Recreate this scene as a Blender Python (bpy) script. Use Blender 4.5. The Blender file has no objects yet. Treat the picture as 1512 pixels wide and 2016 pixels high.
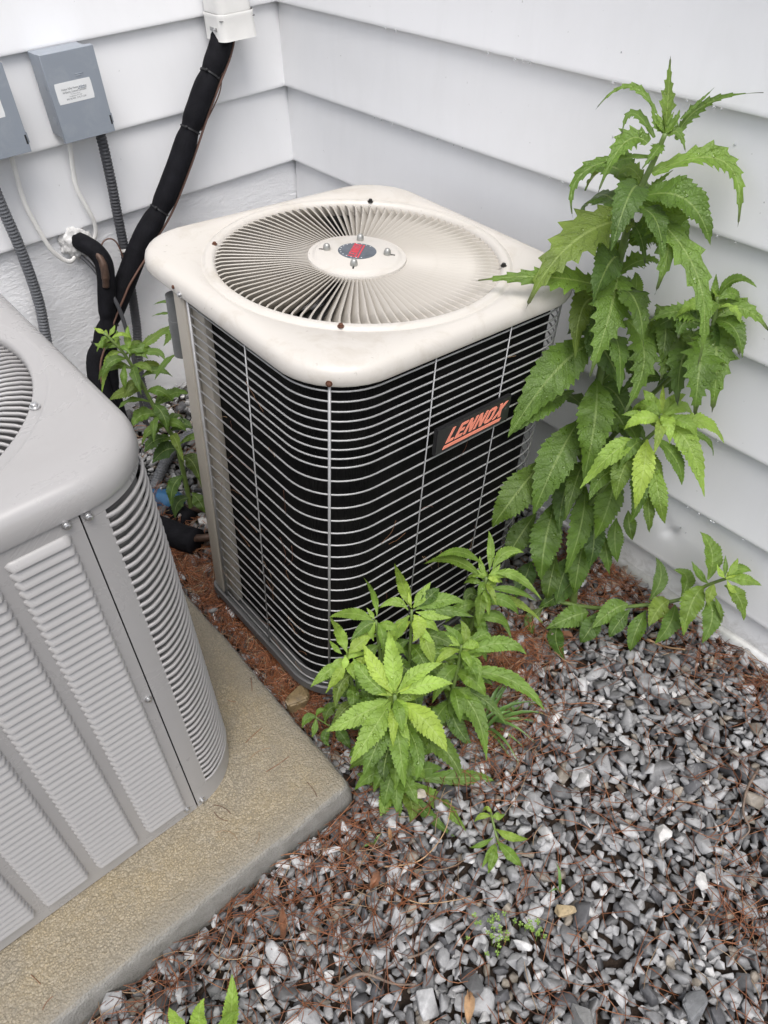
import bpy, bmesh, math, random
import numpy as np
from mathutils import Vector, Matrix, noise

random.seed(7)
rng = np.random.default_rng(11)
S = bpy.context.scene
COL = S.collection
PI = math.pi

# ------------------------------------------------------------------ camera
cd = bpy.data.cameras.new('camera')
cam = bpy.data.objects.new('camera', cd)
COL.objects.link(cam)
cd.sensor_fit = 'HORIZONTAL'
cd.sensor_width = 36.0
cd.lens = 36.0 * 1487.35 / 1512.0
cd.clip_start = 0.02
cd.clip_end = 400.0
CAM_R = Vector((0.7610365, -0.6478624, -0.0331345))
CAM_D = Vector((-0.4694879, -0.5148187, -0.7173163))
CAM_F = Vector((0.4476656, 0.5614587, -0.6959595))
CAM_P = Vector((-1.321081, -2.019309, 0.822889))
cam.matrix_world = Matrix(((CAM_R.x, -CAM_D.x, -CAM_F.x, CAM_P.x),
                           (CAM_R.y, -CAM_D.y, -CAM_F.y, CAM_P.y),
                           (CAM_R.z, -CAM_D.z, -CAM_F.z, CAM_P.z), (0, 0, 0, 1)))
S.camera = cam

# ------------------------------------------------------------------ overcast daylight
SUN_EL, SUN_AZ = math.radians(66), math.radians(206)      # azimuth clockwise from +Y
w = bpy.data.worlds.new('World'); S.world = w; w.use_nodes = True
nt = w.node_tree
bg = nt.nodes['Background']
sky = nt.nodes.new('ShaderNodeTexSky'); sky.sky_type = 'NISHITA'
sky.sun_disc = False; sky.sun_elevation = SUN_EL; sky.sun_rotation = SUN_AZ
sky.dust_density = 4.0; sky.ozone_density = 1.0; sky.air_density = 1.0
hs = nt.nodes.new('ShaderNodeHueSaturation'); hs.inputs['Saturation'].default_value = 0.48
nt.links.new(sky.outputs[0], hs.inputs['Color'])
nt.links.new(hs.outputs[0], bg.inputs['Color'])
bg.inputs['Strength'].default_value = 0.15
sd = bpy.data.lights.new('sun', 'SUN'); sd.energy = 1.05; sd.angle = math.radians(36); sd.color = (1.0, 0.99, 0.98)
sun = bpy.data.objects.new('sun', sd); COL.objects.link(sun)
sv = Vector((math.sin(SUN_AZ) * math.cos(SUN_EL), math.cos(SUN_AZ) * math.cos(SUN_EL), math.sin(SUN_EL)))
sun.rotation_euler = sv.to_track_quat('Z', 'Y').to_euler()
sun.location = (0, 0, 6)
S.view_settings.view_transform = 'Standard'; S.view_settings.look = 'None'
S.view_settings.gamma = 1.0; S.view_settings.use_curve_mapping = False
S.view_settings.exposure = 0.62

# ------------------------------------------------------------------ helpers
class MB:
    def __init__(s): s.v = []; s.f = []; s.col = []; s.mi = []
    def add(s, vs, fs, col=None, mi=0):
        o = len(s.v); s.v.extend([tuple(p) for p in vs]); s.f.extend([tuple(i + o for i in f) for f in fs])
        if col is not None: s.col.extend([col] * len(vs))
        s.mi.extend([mi] * len(fs))
    def box(s, lo, hi):
        x0, y0, z0 = lo; x1, y1, z1 = hi
        s.add([(x0,y0,z0),(x1,y0,z0),(x1,y1,z0),(x0,y1,z0),(x0,y0,z1),(x1,y0,z1),(x1,y1,z1),(x0,y1,z1)],
              [(0,3,2,1),(4,5,6,7),(0,1,5,4),(1,2,6,5),(2,3,7,6),(3,0,4,7)])
    def bbox(s, lo, hi, bev=0.002, seg=2):
        bm = bmesh.new(); bmesh.ops.create_cube(bm, size=1.0)
        for v in bm.verts: v.co = Vector([(a + b) / 2 + c * (b - a) for a, b, c in zip(lo, hi, v.co)])
        bmesh.ops.bevel(bm, geom=bm.edges[:], offset=bev, segments=seg, affect='EDGES', profile=0.6)
        s.bm(bm)
    def bm(s, bm, mat=None):
        bm.verts.index_update()
        s.add([(mat @ v.co) if mat else v.co for v in bm.verts], [[v.index for v in f.verts] for f in bm.faces]); bm.free()
    def loft(s, rings, closed=True, cap0=False, cap1=False):
        n = len(rings[0]); o = len(s.v); vs = [p for r in rings for p in r]; fs = []
        for i in range(len(rings) - 1):
            for j in range(n if closed else n - 1):
                k = (j + 1) % n
                fs.append((i*n+j, i*n+k, (i+1)*n+k, (i+1)*n+j))
        if cap0: fs.append(tuple(range(n))[::-1])
        if cap1: fs.append(tuple((len(rings)-1)*n + j for j in range(n)))
        s.add(vs, fs)
    def tube(s, path, r, n=8, caps=True, sx=None, col=None):
        P = [Vector(p) for p in path]; m = len(P)
        R = r if isinstance(r, (list, tuple)) else [r] * m
        T = [(P[min(i+1, m-1)] - P[max(i-1, 0)]).normalized() for i in range(m)]
        up = Vector((0,0,1)) if abs(T[0].z) < 0.9 else Vector((1,0,0))
        nrm = (up - T[0] * up.dot(T[0])).normalized(); rings = []
        for i in range(m):
            nrm = (nrm - T[i] * nrm.dot(T[i])).normalized(); b = T[i].cross(nrm)
            rings.append([P[i] + (nrm * math.cos(2*PI*j/n) + b * math.sin(2*PI*j/n)) * R[i] for j in range(n)])
        o = len(s.v); s.loft(rings, True, caps, caps)
        if col is not None: s.col.extend([col] * (len(s.v) - o))
    def lathe(s, prof, n=24, mat=None, cap0=False, cap1=False):
        rings = []
        for r, z in prof:
            ring = [Vector((r*math.cos(2*PI*j/n), r*math.sin(2*PI*j/n), z)) for j in range(n)]
            rings.append([mat @ p for p in ring] if mat else ring)
        s.loft(rings, True, cap0, cap1)
    def sphere(s, c, r, nu=12, nv=8, sc=(1,1,1)):
        rings = [[(c[0]+r*sc[0]*math.sin(PI*i/nv)*math.cos(2*PI*j/nu), c[1]+r*sc[1]*math.sin(PI*i/nv)*math.sin(2*PI*j/nu), c[2]-r*sc[2]*math.cos(PI*i/nv)) for j in range(nu)] for i in range(1, nv)]
        s.loft(rings, True, True, True)
    def mesh(s, name, smooth=None):
        me = bpy.data.meshes.new(name); me.from_pydata([tuple(p) for p in s.v], [], s.f)
        if s.col and len(s.col) == len(s.v):
            a = me.attributes.new('Col', 'FLOAT_COLOR', 'POINT')
            a.data.foreach_set('color', np.array([(c[0], c[1], c[2], 1.0) for c in s.col], np.float32).ravel())
        me.update()
        if smooth is not None:
            me.polygons.foreach_set('use_smooth', [True] * len(me.polygons))
            if smooth < 180: me.set_sharp_from_angle(angle=math.radians(smooth))
        return me
    def build(s, name, mat, parent=None, smooth=None, fix=True):
        me = s.mesh(name, smooth)
        if fix:
            bm = bmesh.new(); bm.from_mesh(me); bmesh.ops.recalc_face_normals(bm, faces=bm.faces[:]); bm.to_mesh(me); bm.free()
            if smooth is not None and smooth < 180: me.set_sharp_from_angle(angle=math.radians(smooth))
        return link(name, me, mat, parent)

def link(name, me, mat=None, parent=None):
    o = bpy.data.objects.new(name, me); COL.objects.link(o)
    if mat is not None and me is not None and not me.materials: me.materials.append(mat)
    if parent is not None: o.parent = parent
    return o
def tag(o, label=None, cat=None, group=None, kind=None):
    if label: o['label'] = label
    if cat: o['category'] = cat
    if group: o['group'] = group
    if kind: o['kind'] = kind
    return o
def empty(name, loc=(0,0,0), label=None, cat=None, group=None, kind=None):
    o = bpy.data.objects.new(name, None); COL.objects.link(o); o.location = loc; o.empty_display_size = 0.05
    return tag(o, label, cat, group, kind)
def copy_part(src, parent, loc=None, rot=None):
    o = src.copy(); COL.objects.link(o); o.parent = parent
    if loc is not None: o.location = loc
    if rot is not None: o.rotation_euler = rot
    return o
def rrect_ring(h, r, n, z, cx=0, cy=0, hy=None):
    """rounded square outline sampled by angle, so it can be lofted to circles"""
    hy = h if hy is None else hy; out = []
    for j in range(n):
        a = 2*PI*j/n; c, s_ = math.cos(a), math.sin(a)
        t = min(h/abs(c) if abs(c) > 1e-9 else 1e9, hy/abs(s_) if abs(s_) > 1e-9 else 1e9)
        x, y = c*t, s_*t; kx, ky = h - r, hy - r
        if abs(x) > kx and abs(y) > ky:
            qx, qy = math.copysign(kx, c), math.copysign(ky, s_)
            b = c*qx + s_*qy; d = b*b - (qx*qx + qy*qy - r*r); t = b + math.sqrt(max(d, 0)); x, y = c*t, s_*t
        out.append((cx + x, cy + y, z))
    return out
def circ(r, n, z, cx=0, cy=0): return [(cx + r*math.cos(2*PI*j/n), cy + r*math.sin(2*PI*j/n), z) for j in range(n)]
def smooth_path(pts, k=6):
    P = [Vector(p) for p in pts]; out = []
    for i in range(len(P) - 1):
        p0 = P[i-1] if i else P[0]*2 - P[1]; p1, p2 = P[i], P[i+1]; p3 = P[i+2] if i + 2 < len(P) else P[-1]*2 - P[-2]
        for q in range(k):
            t = q / k
            out.append(0.5*((2*p1) + (p2-p0)*t + (2*p0-5*p1+4*p2-p3)*t*t + (3*p1-p0-3*p2+p3)*t**3))
    return out + [P[-1]]

# ------------------------------------------------------------------ materials
def new_mat(name):
    m = bpy.data.materials.new(name); m.use_nodes = True
    return m, m.node_tree, m.node_tree.nodes['Principled BSDF']
def N(t, typ, **k):
    n = t.nodes.new(typ)
    for a, b in k.items():
        if a in n.inputs.keys() if hasattr(n.inputs, 'keys') else False: n.inputs[a].default_value = b
        else: setattr(n, a, b)
    return n
def noise_tex(t, scale, detail=4, rough=0.6, vec=None, dist=0.0):
    n = t.nodes.new('ShaderNodeTexNoise'); n.inputs['Scale'].default_value = scale; n.inputs['Detail'].default_value = detail
    n.inputs['Roughness'].default_value = rough; n.inputs['Distortion'].default_value = dist
    if vec is not None: t.links.new(vec, n.inputs['Vector'])
    return n.outputs['Fac']
def ramp(t, fac, stops):
    r = t.nodes.new('ShaderNodeValToRGB'); t.links.new(fac, r.inputs['Fac'])
    while len(r.color_ramp.elements) < len(stops): r.color_ramp.elements.new(0.5)
    for e, (p, c) in zip(r.color_ramp.elements, stops):
        e.position = p; e.color = (*c, 1) if len(c) == 3 else c
    return r.outputs['Color']
def mixc(t, fac, a, b, mode='MIX'):
    m = t.nodes.new('ShaderNodeMix'); m.data_type = 'RGBA'; m.blend_type = mode
    for sock, val in ((m.inputs['Factor'], fac), (m.inputs[6], a), (m.inputs[7], b)):
        if isinstance(val, (int, float)): sock.default_value = val
        elif isinstance(val, (tuple, list)): sock.default_value = (*val, 1) if len(val) == 3 else val
        else: t.links.new(val, sock)
    return m.outputs[2]
def math_n(t, op, a, b=0.0, c=None):
    m = t.nodes.new('ShaderNodeMath'); m.operation = op
    for i, v in enumerate((a, b) if c is None else (a, b, c)):
        if isinstance(v, (int, float)): m.inputs[i].default_value = v
        else: t.links.new(v, m.inputs[i])
    return m.outputs[0]
def bump(t, b, h, strength, dist, nrm=None):
    n = t.nodes.new('ShaderNodeBump'); n.inputs['Strength'].default_value = strength; n.inputs['Distance'].default_value = dist
    t.links.new(h, n.inputs['Height'])
    if nrm is not None: t.links.new(nrm, n.inputs['Normal'])
    if b is not None: t.links.new(n.outputs[0], b.inputs['Normal'])
    return n.outputs[0]
def objco(t): return t.nodes.new('ShaderNodeTexCoord').outputs['Object']
def simple(name, col, rough=0.5, metal=0.0, var=0.12, scale=8, bs=0.0, bscale=200, bdist=0.001, spec=0.5):
    m, t, b = new_mat(name); co = objco(t)
    n = noise_tex(t, scale, 5, 0.65, co)
    t.links.new(ramp(t, n, [(0.3, [c*(1-var) for c in col]), (0.7, [min(c*(1+var), 1) for c in col])]), b.inputs['Base Color'])
    b.inputs['Roughness'].default_value = rough; b.inputs['Metallic'].default_value = metal
    b.inputs['Specular IOR Level'].default_value = spec
    if bs: bump(t, b, noise_tex(t, bscale, 3, 0.6, co), bs, bdist)
    return m
def painted(name, col, dirt, dirt_amt=0.5, rough=0.4, dscale=14, speck=60):
    """painted metal with dirt blotches and specks"""
    m, t, b = new_mat(name); co = objco(t)
    n1 = noise_tex(t, dscale, 7, 0.72, co, 0.6); n2 = noise_tex(t, speck, 3, 0.6, co)
    f1 = ramp(t, n1, [(0.5, (0,0,0)), (0.78, (dirt_amt,)*3)])
    c = mixc(t, f1, col, dirt)
    f2 = ramp(t, n2, [(0.70, (0,0,0)), (0.76, (dirt_amt*0.9,)*3)])
    c = mixc(t, f2, c, [x*0.6 for x in dirt])
    t.links.new(c, b.inputs['Base Color'])
    t.links.new(ramp(t, n1, [(0.3, (rough*0.85,)*3), (0.8, (min(1, rough*1.35),)*3)]), b.inputs['Roughness'])
    bump(t, b, noise_tex(t, 260, 2, 0.5, co), 0.06, 0.001)
    return m
M = {}
# white lap siding, wet and faintly streaked
m, t, b = new_mat('white_siding'); co = objco(t)
mp = t.nodes.new('ShaderNodeMapping'); mp.inputs['Scale'].default_value = (3.0, 3.0, 0.8); t.links.new(co, mp.inputs[0])
n1 = noise_tex(t, 3.5, 6, 0.7, mp.outputs[0], 0.4); n2 = noise_tex(t, 75, 3, 0.5, co)
c = mixc(t, ramp(t, n1, [(0.45, (0,0,0)), (0.85, (0.30,)*3)]), (0.805, 0.808, 0.818), (0.68, 0.685, 0.68))
c = mixc(t, ramp(t, n2, [(0.745, (0,0,0)), (0.77, (0.55,)*3)]), c, (0.42, 0.42, 0.40))
sz = t.nodes.new('ShaderNodeSeparateXYZ'); t.links.new(co, sz.inputs[0])
spl = ramp(t, math_n(t, 'ADD', math_n(t, 'MULTIPLY', math_n(t, 'ADD', sz.outputs[2], 0.70), -4.5), math_n(t, 'MULTIPLY', noise_tex(t, 26, 6, 0.75, co, 0.5), 1.3)), [(0.42, (0,0,0)), (0.80, (0.55,)*3)])
c = mixc(t, spl, c, (0.30, 0.28, 0.25))
t.links.new(c, b.inputs['Base Color']); b.inputs['Roughness'].default_value = 0.38
bump(t, b, noise_tex(t, 2.2, 2, 0.5, co), 0.25, 0.01)
M['siding'] = m
M['plastic_white'] = simple('white_pvc', (0.80, 0.79, 0.76), 0.35, var=0.05, scale=12)
m, t, b = new_mat('rough_white_stucco'); co = objco(t)
mp = t.nodes.new('ShaderNodeMapping'); mp.inputs['Scale'].default_value = (0.6, 1, 1.5); t.links.new(co, mp.inputs[0])
h = math_n(t, 'ADD', noise_tex(t, 48, 6, 0.72, mp.outputs[0], 0.8), math_n(t, 'MULTIPLY', noise_tex(t, 150, 4, 0.6, mp.outputs[0]), 0.35))
t.links.new(ramp(t, noise_tex(t, 7, 5, 0.7, co), [(0.3, (0.91, 0.915, 0.93)), (0.75, (0.86, 0.865, 0.88))]), b.inputs['Base Color'])
b.inputs['Roughness'].default_value = 0.55; bump(t, b, h, 0.7, 0.005)
M['stucco'] = m
M['cream'] = painted('cream_enamel', (0.545, 0.515, 0.470), (0.34, 0.29, 0.215), 0.55, 0.33, 11, 75)
M['cream_vane'] = painted('shaded_cream_enamel', (0.435, 0.405, 0.360), (0.27, 0.235, 0.18), 0.6, 0.42, 16, 60)  # cap paint with the shade between vanes put into its colour, plus dirt
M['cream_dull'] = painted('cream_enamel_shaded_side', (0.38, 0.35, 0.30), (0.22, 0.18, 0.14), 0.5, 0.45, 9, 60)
M['grey_paint'] = painted('warm_grey_enamel', (0.34, 0.331, 0.325), (0.27, 0.26, 0.245), 0.28, 0.28, 5, 30)
M['box_grey'] = painted('blue_grey_enamel', (0.255, 0.285, 0.325), (0.40, 0.42, 0.44), 0.35, 0.38, 16, 90)
M['wire'] = simple('grey_coated_wire', (0.36, 0.36, 0.36), 0.38, 0.3, 0.15, 40)
M['black_coil'] = None
m, t, b = new_mat('black_coil_fins'); co = objco(t)
wv = t.nodes.new('ShaderNodeTexWave'); wv.wave_type = 'BANDS'; wv.bands_direction = 'DIAGONAL'; wv.inputs['Scale'].default_value = 220; wv.inputs['Distortion'].default_value = 1.5
mp = t.nodes.new('ShaderNodeMapping'); mp.inputs['Scale'].default_value = (1, 1, 0.02); t.links.new(co, mp.inputs[0]); t.links.new(mp.outputs[0], wv.inputs[0])
t.links.new(ramp(t, noise_tex(t, 25, 6, 0.7, co), [(0.35, (0.003, 0.003, 0.0035)), (0.7, (0.012, 0.0115, 0.011))]), b.inputs['Base Color'])
b.inputs['Roughness'].default_value = 0.6; b.inputs['Specular IOR Level'].default_value = 0.08; bump(t, b, wv.outputs['Fac'], 0.8, 0.002)
M['black_coil'] = m
M['dark'] = simple('dark_interior', (0.012, 0.012, 0.013), 0.7)
M['dark_grey_metal'] = simple('dark_grey_metal', (0.12, 0.12, 0.12), 0.5, 0.3)
M['fan'] = simple('fan_blade_metal', (0.30, 0.29, 0.28), 0.45, 0.4, 0.2, 20)
M['fin_metal'] = simple('grey_fin_metal', (0.20, 0.195, 0.19), 0.5, 0.2)
M['steel'] = simple('bright_zinc', (0.60, 0.60, 0.60), 0.28, 0.9, 0.1, 60)
M['nut'] = simple('dull_zinc', (0.36, 0.36, 0.34), 0.38, 0.6, 0.2, 60)
M['rust'] = simple('rusty_screw', (0.11, 0.045, 0.025), 0.7, 0.2, 0.4, 90)
M['black_screw'] = simple('black_screw', (0.02, 0.018, 0.016), 0.5, 0.3)
M['foam'] = simple('black_foam_insulation', (0.007, 0.007, 0.009), 0.8, 0, 0.4, 30, 0.6, 160, 0.002, 0.14)
M['rubber'] = simple('black_plastic', (0.012, 0.012, 0.013), 0.45, 0, 0.2, 30)
M['badge'] = simple('black_badge', (0.016, 0.016, 0.017), 0.42, 0, 0.15, 60)
M['salmon'] = simple('salmon_lettering', (0.83, 0.27, 0.18), 0.45, 0, 0.03, 20)
M['red'] = simple('red_lettering', (0.55, 0.045, 0.065), 0.45, 0, 0.03, 20)
M['slate'] = simple('slate_disc', (0.085, 0.10, 0.12), 0.4, 0, 0.3, 60)
M['brown_wire'] = simple('brown_wire', (0.11, 0.055, 0.038), 0.5)
M['conduit'] = simple('grey_conduit', (0.115, 0.12, 0.13), 0.48, 0, 0.15, 30)
M['conduit_dark'] = simple('dark_grey_conduit', (0.055, 0.056, 0.062), 0.5, 0, 0.15, 30)
M['copper'] = simple('tarnished_copper', (0.075, 0.045, 0.032), 0.5, 0.4, 0.5, 45, 0.3, 120, 0.001)
M['putty'] = simple('white_sealant', (0.72, 0.71, 0.69), 0.5, 0, 0.25, 40, 1.0, 60, 0.006)
M['sticker'] = simple('white_label', (0.74, 0.75, 0.75), 0.45, 0, 0.03, 30)
M['ink'] = simple('grey_ink', (0.17, 0.18, 0.19), 0.6, 0, 0.02, 10)
M['blue'] = simple('blue_paint', (0.025, 0.10, 0.21), 0.38, 0, 0.25, 30)
M['galv'] = simple('galvanised_flashing', (0.52, 0.52, 0.51), 0.35, 0.75, 0.2, 25)
M['grey_plastic'] = painted('weathered_grey_plastic', (0.33, 0.335, 0.33), (0.13, 0.11, 0.085), 0.8, 0.6, 20, 50)
M['brown_pipe'] = simple('grey_pvc_pipe', (0.13, 0.135, 0.135), 0.45, 0, 0.2, 30)
# concrete pad: tan weathered aggregate, greyer on the vertical side
m, t, b = new_mat('weathered_concrete'); co = objco(t)
vo = t.nodes.new('ShaderNodeTexVoronoi'); vo.inputs['Scale'].default_value = 250; vo.inputs['Randomness'].default_value = 1.0
wn = t.nodes.new('ShaderNodeTexNoise'); wn.inputs['Scale'].default_value = 60; t.links.new(co, wn.inputs['Vector'])
av = t.nodes.new('ShaderNodeVectorMath'); av.operation = 'MULTIPLY_ADD'; t.links.new(wn.outputs['Color'], av.inputs[0]); av.inputs[1].default_value = (0.0035,)*3; t.links.new(co, av.inputs[2])
t.links.new(av.outputs[0], vo.inputs['Vector'])
n1 = noise_tex(t, 7, 7, 0.7, co, 0.5); n2 = noise_tex(t, 38, 5, 0.7, co)
c = mixc(t, ramp(t, n1, [(0.38, (0,0,0)), (0.66, (1,1,1))]), (0.345, 0.283, 0.180), (0.275, 0.240, 0.178))
c = mixc(t, ramp(t, noise_tex(t, 2.6, 4, 0.6, co), [(0.52, (0,0,0)), (0.7, (0.5,)*3)]), c, (0.36, 0.28, 0.145))
grain = ramp(t, vo.outputs['Distance'], [(0.03, (1.38,)*3), (0.5, (0.62,)*3)])
c = mixc(t, 0.85, c, grain, 'MULTIPLY')
hue = t.nodes.new('ShaderNodeSeparateColor'); t.links.new(vo.outputs['Color'], hue.inputs[0])
c = mixc(t, ramp(t, hue.outputs[0], [(0.6, (0,0,0)), (1.0, (0.42,)*3)]), c, (0.42, 0.37, 0.28))
c = mixc(t, ramp(t, n2, [(0.66, (0,0,0)), (0.76, (0.8,)*3)]), c, (0.075, 0.068, 0.055))
sx = t.nodes.new('ShaderNodeSeparateXYZ'); t.links.new(co, sx.inputs[0])
gm = t.nodes.new('ShaderNodeNewGeometry'); sn = t.nodes.new('ShaderNodeSeparateXYZ'); t.links.new(gm.outputs['True Normal'], sn.inputs[0])
ex = math_n(t, 'SUBTRACT', 0.5075, math_n(t, 'ABSOLUTE', sx.outputs[0])); ey = math_n(t, 'SUBTRACT', 0.521, math_n(t, 'ABSOLUTE', sx.outputs[1]))
edge = math_n(t, 'ADD', math_n(t, 'MINIMUM', ex, ey), math_n(t, 'MULTIPLY', math_n(t, 'SUBTRACT', n1, 0.5), 0.16))
c = mixc(t, ramp(t, edge, [(0.0, (0.75,)*3), (0.055, (0,0,0))]), c, mixc(t, n2, (0.12, 0.112, 0.095), (0.24, 0.225, 0.19)))
c = mixc(t, ramp(t, noise_tex(t, 3.4, 6, 0.7, co, 1.0), [(0.50, (0,0,0)), (0.62, (0.5,)*3)]), c, mixc(t, n2, (0.15, 0.13, 0.095), (0.24, 0.21, 0.16)))
side = ramp(t, math_n(t, 'ADD', sn.outputs[2], math_n(t, 'MULTIPLY', math_n(t, 'SUBTRACT', n2, 0.5), 0.9)), [(0.45, (0.85,)*3), (0.95, (0,0,0))])
c = mixc(t, side, c, mixc(t, n2, (0.13, 0.125, 0.11), (0.36, 0.355, 0.335)))
t.links.new(c, b.inputs['Base Color']); b.inputs['Roughness'].default_value = 0.62
nb = bump(t, None, n2, 0.6, 0.006)
bump(t, b, math_n(t, 'MULTIPLY', vo.outputs['Distance'], -1.0), 0.6, 0.003, nb)
M['concrete'] = m
def stone_mat(name, attr):
    m, t, b = new_mat(name); co = objco(t)
    if attr:
        a = t.nodes.new('ShaderNodeAttribute'); a.attribute_name = 'Col'; base = a.outputs['Color']
    else:
        a = t.nodes.new('ShaderNodeObjectInfo'); base = a.outputs['Color']
    geo = t.nodes.new('ShaderNodeNewGeometry').outputs['Position']
    n = noise_tex(t, 70, 7, 0.72, geo, 0.4); n2 = noise_tex(t, 28, 5, 0.65, geo, 1.2)
    c = mixc(t, 0.9, base, ramp(t, n, [(0.3, (0.66,)*3), (0.72, (1.28,)*3)]), 'MULTIPLY')
    c = mixc(t, ramp(t, n2, [(0.60, (0,0,0)), (0.70, (0.5,)*3)]), c, (0.40, 0.40, 0.395))
    c = mixc(t, ramp(t, n2, [(0.30, (0.6,)*3), (0.40, (0,0,0))]), c, (0.045, 0.04, 0.035))
    t.links.new(c, b.inputs['Base Color'])
    t.links.new(ramp(t, n2, [(0.35, (0.34,)*3), (0.65, (0.6,)*3)]), b.inputs['Roughness'])
    bump(t, b, n, 0.55, 0.004)
    return m
M['stone_attr'] = stone_mat('crushed_grey_stone', True)
M['stone_obj'] = stone_mat('crushed_grey_stone_single', False)
m, t, b = new_mat('dark_wet_soil'); co = objco(t)
n = noise_tex(t, 45, 8, 0.75, co)
t.links.new(ramp(t, n, [(0.3, (0.018, 0.013, 0.009)), (0.62, (0.07, 0.045, 0.03)), (0.8, (0.12, 0.10, 0.085))]), b.inputs['Base Color'])
b.inputs['Roughness'].default_value = 0.75; bump(t, b, n, 1.0, 0.02)
M['soil'] = m
m, t, b = new_mat('rust_brown_needles')
a = t.nodes.new('ShaderNodeAttribute'); a.attribute_name = 'Col'
t.links.new(a.outputs['Color'], b.inputs['Base Color']); b.inputs['Roughness'].default_value = 0.5
M['needle'] = m
M['bark'] = simple('grey_brown_twig', (0.17, 0.125, 0.095), 0.8, 0, 0.4, 60, 0.8, 120, 0.003)
M['dry_leaf'] = simple('dry_brown_leaf', (0.21, 0.105, 0.06), 0.6, 0, 0.35, 60, 0.6, 90, 0.003)
M['wood'] = simple('pale_split_wood', (0.42, 0.27, 0.15), 0.7, 0, 0.3, 80, 0.5, 140, 0.002)
def leaf_mat(name, purple):
    m, t, b = new_mat(name)
    oi = t.nodes.new('ShaderNodeObjectInfo'); uv = t.nodes.new('ShaderNodeUVMap'); uv.uv_map = 'UVMap'
    sp = t.nodes.new('ShaderNodeSeparateXYZ'); t.links.new(uv.outputs[0], sp.inputs[0])
    u = sp.outputs[0]; v = math_n(t, 'ABSOLUTE', math_n(t, 'MULTIPLY_ADD', sp.outputs[1], 2.0, -1.0))
    co = objco(t); wob = noise_tex(t, 90, 3, 0.6, co)
    ph = math_n(t, 'ADD', math_n(t, 'MULTIPLY', u, 9.0), math_n(t, 'ADD', math_n(t, 'MULTIPLY', v, -1.25), math_n(t, 'MULTIPLY', wob, 0.95)))
    fr = math_n(t, 'FRACT', ph); dist = math_n(t, 'ABSOLUTE', math_n(t, 'SUBTRACT', fr, 0.5))     # 0.5 at a side vein
    vein = ramp(t, dist, [(0.41, (0,0,0)), (0.485, (1,1,1))])
    net = t.nodes.new('ShaderNodeTexVoronoi'); net.feature = 'DISTANCE_TO_EDGE'; net.inputs['Scale'].default_value = 170; t.links.new(co, net.inputs['Vector'])
    mid = ramp(t, v, [(0.03, (1,1,1)), (0.085, (0,0,0))])
    n = noise_tex(t, 22, 4, 0.6, co)
    c = mixc(t, 1.0, oi.outputs['Color'], ramp(t, n, [(0.3, (0.74,)*3), (0.7, (1.2,)*3)]), 'MULTIPLY')
    c = mixc(t, math_n(t, 'MULTIPLY', vein, 0.20), c, (0.022, 0.045, 0.012))
    c = mixc(t, math_n(t, 'MULTIPLY', mid, 0.6), c, mixc(t, 0.5, oi.outputs['Color'], (0.42, 0.52, 0.20)))
    gm = t.nodes.new('ShaderNodeNewGeometry')
    c = mixc(t, math_n(t, 'MULTIPLY', gm.outputs['Backfacing'], 0.42), c, (0.24, 0.32, 0.17))
    if purple: c = mixc(t, ramp(t, u, [(0.86, (0,0,0)), (1.0, (0.85,)*3)]), c, (0.05, 0.035, 0.045))
    t.links.new(c, b.inputs['Base Color']); b.inputs['Specular IOR Level'].default_value = 0.42
    drop = t.nodes.new('ShaderNodeTexVoronoi'); drop.inputs['Scale'].default_value = 105; t.links.new(co, drop.inputs['Vector'])
    dsel = t.nodes.new('ShaderNodeSeparateColor'); t.links.new(drop.outputs['Color'], dsel.inputs[0])
    dh = math_n(t, 'MULTIPLY', ramp(t, drop.outputs['Distance'], [(0.0, (1,1,1)), (0.30, (0.75,)*3), (0.36, (0,0,0))]), math_n(t, 'GREATER_THAN', dsel.outputs[0], 0.80))
    t.links.new(ramp(t, dh, [(0.0, (0.46,)*3), (0.3, (0.06,)*3)]), b.inputs['Roughness'])
    hgt = math_n(t, 'ADD', math_n(t, 'MULTIPLY', vein, -0.7), math_n(t, 'MULTIPLY', math_n(t, 'MINIMUM', net.outputs['Distance'], 0.3), 1.2))
    nb = bump(t, None, hgt, 0.5, 0.0028)
    bump(t, b, dh, 0.9, 0.0025, nb)
    tr = t.nodes.new('ShaderNodeBsdfTranslucent'); tc = mixc(t, 1.0, c, (1.7, 1.45, 0.5), 'MULTIPLY'); t.links.new(tc, tr.inputs['Color'])
    mx = t.nodes.new('ShaderNodeMixShader'); mx.inputs[0].default_value = 0.26
    out = t.nodes['Material Output']; t.links.new(b.outputs[0], mx.inputs[1]); t.links.new(tr.outputs[0], mx.inputs[2]); t.links.new(mx.outputs[0], out.inputs[0])
    return m
M['leaf'] = leaf_mat('serrated_leaf', False)
M['leaf_lobed'] = leaf_mat('serrated_leaf_dark_tip', True)
M['stem'] = simple('green_stem', (0.12, 0.18, 0.045), 0.45, 0, 0.25, 50, 0.4, 150, 0.001)
M['grass'] = simple('grass_blade', (0.10, 0.19, 0.045), 0.45, 0, 0.3, 20)

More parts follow.
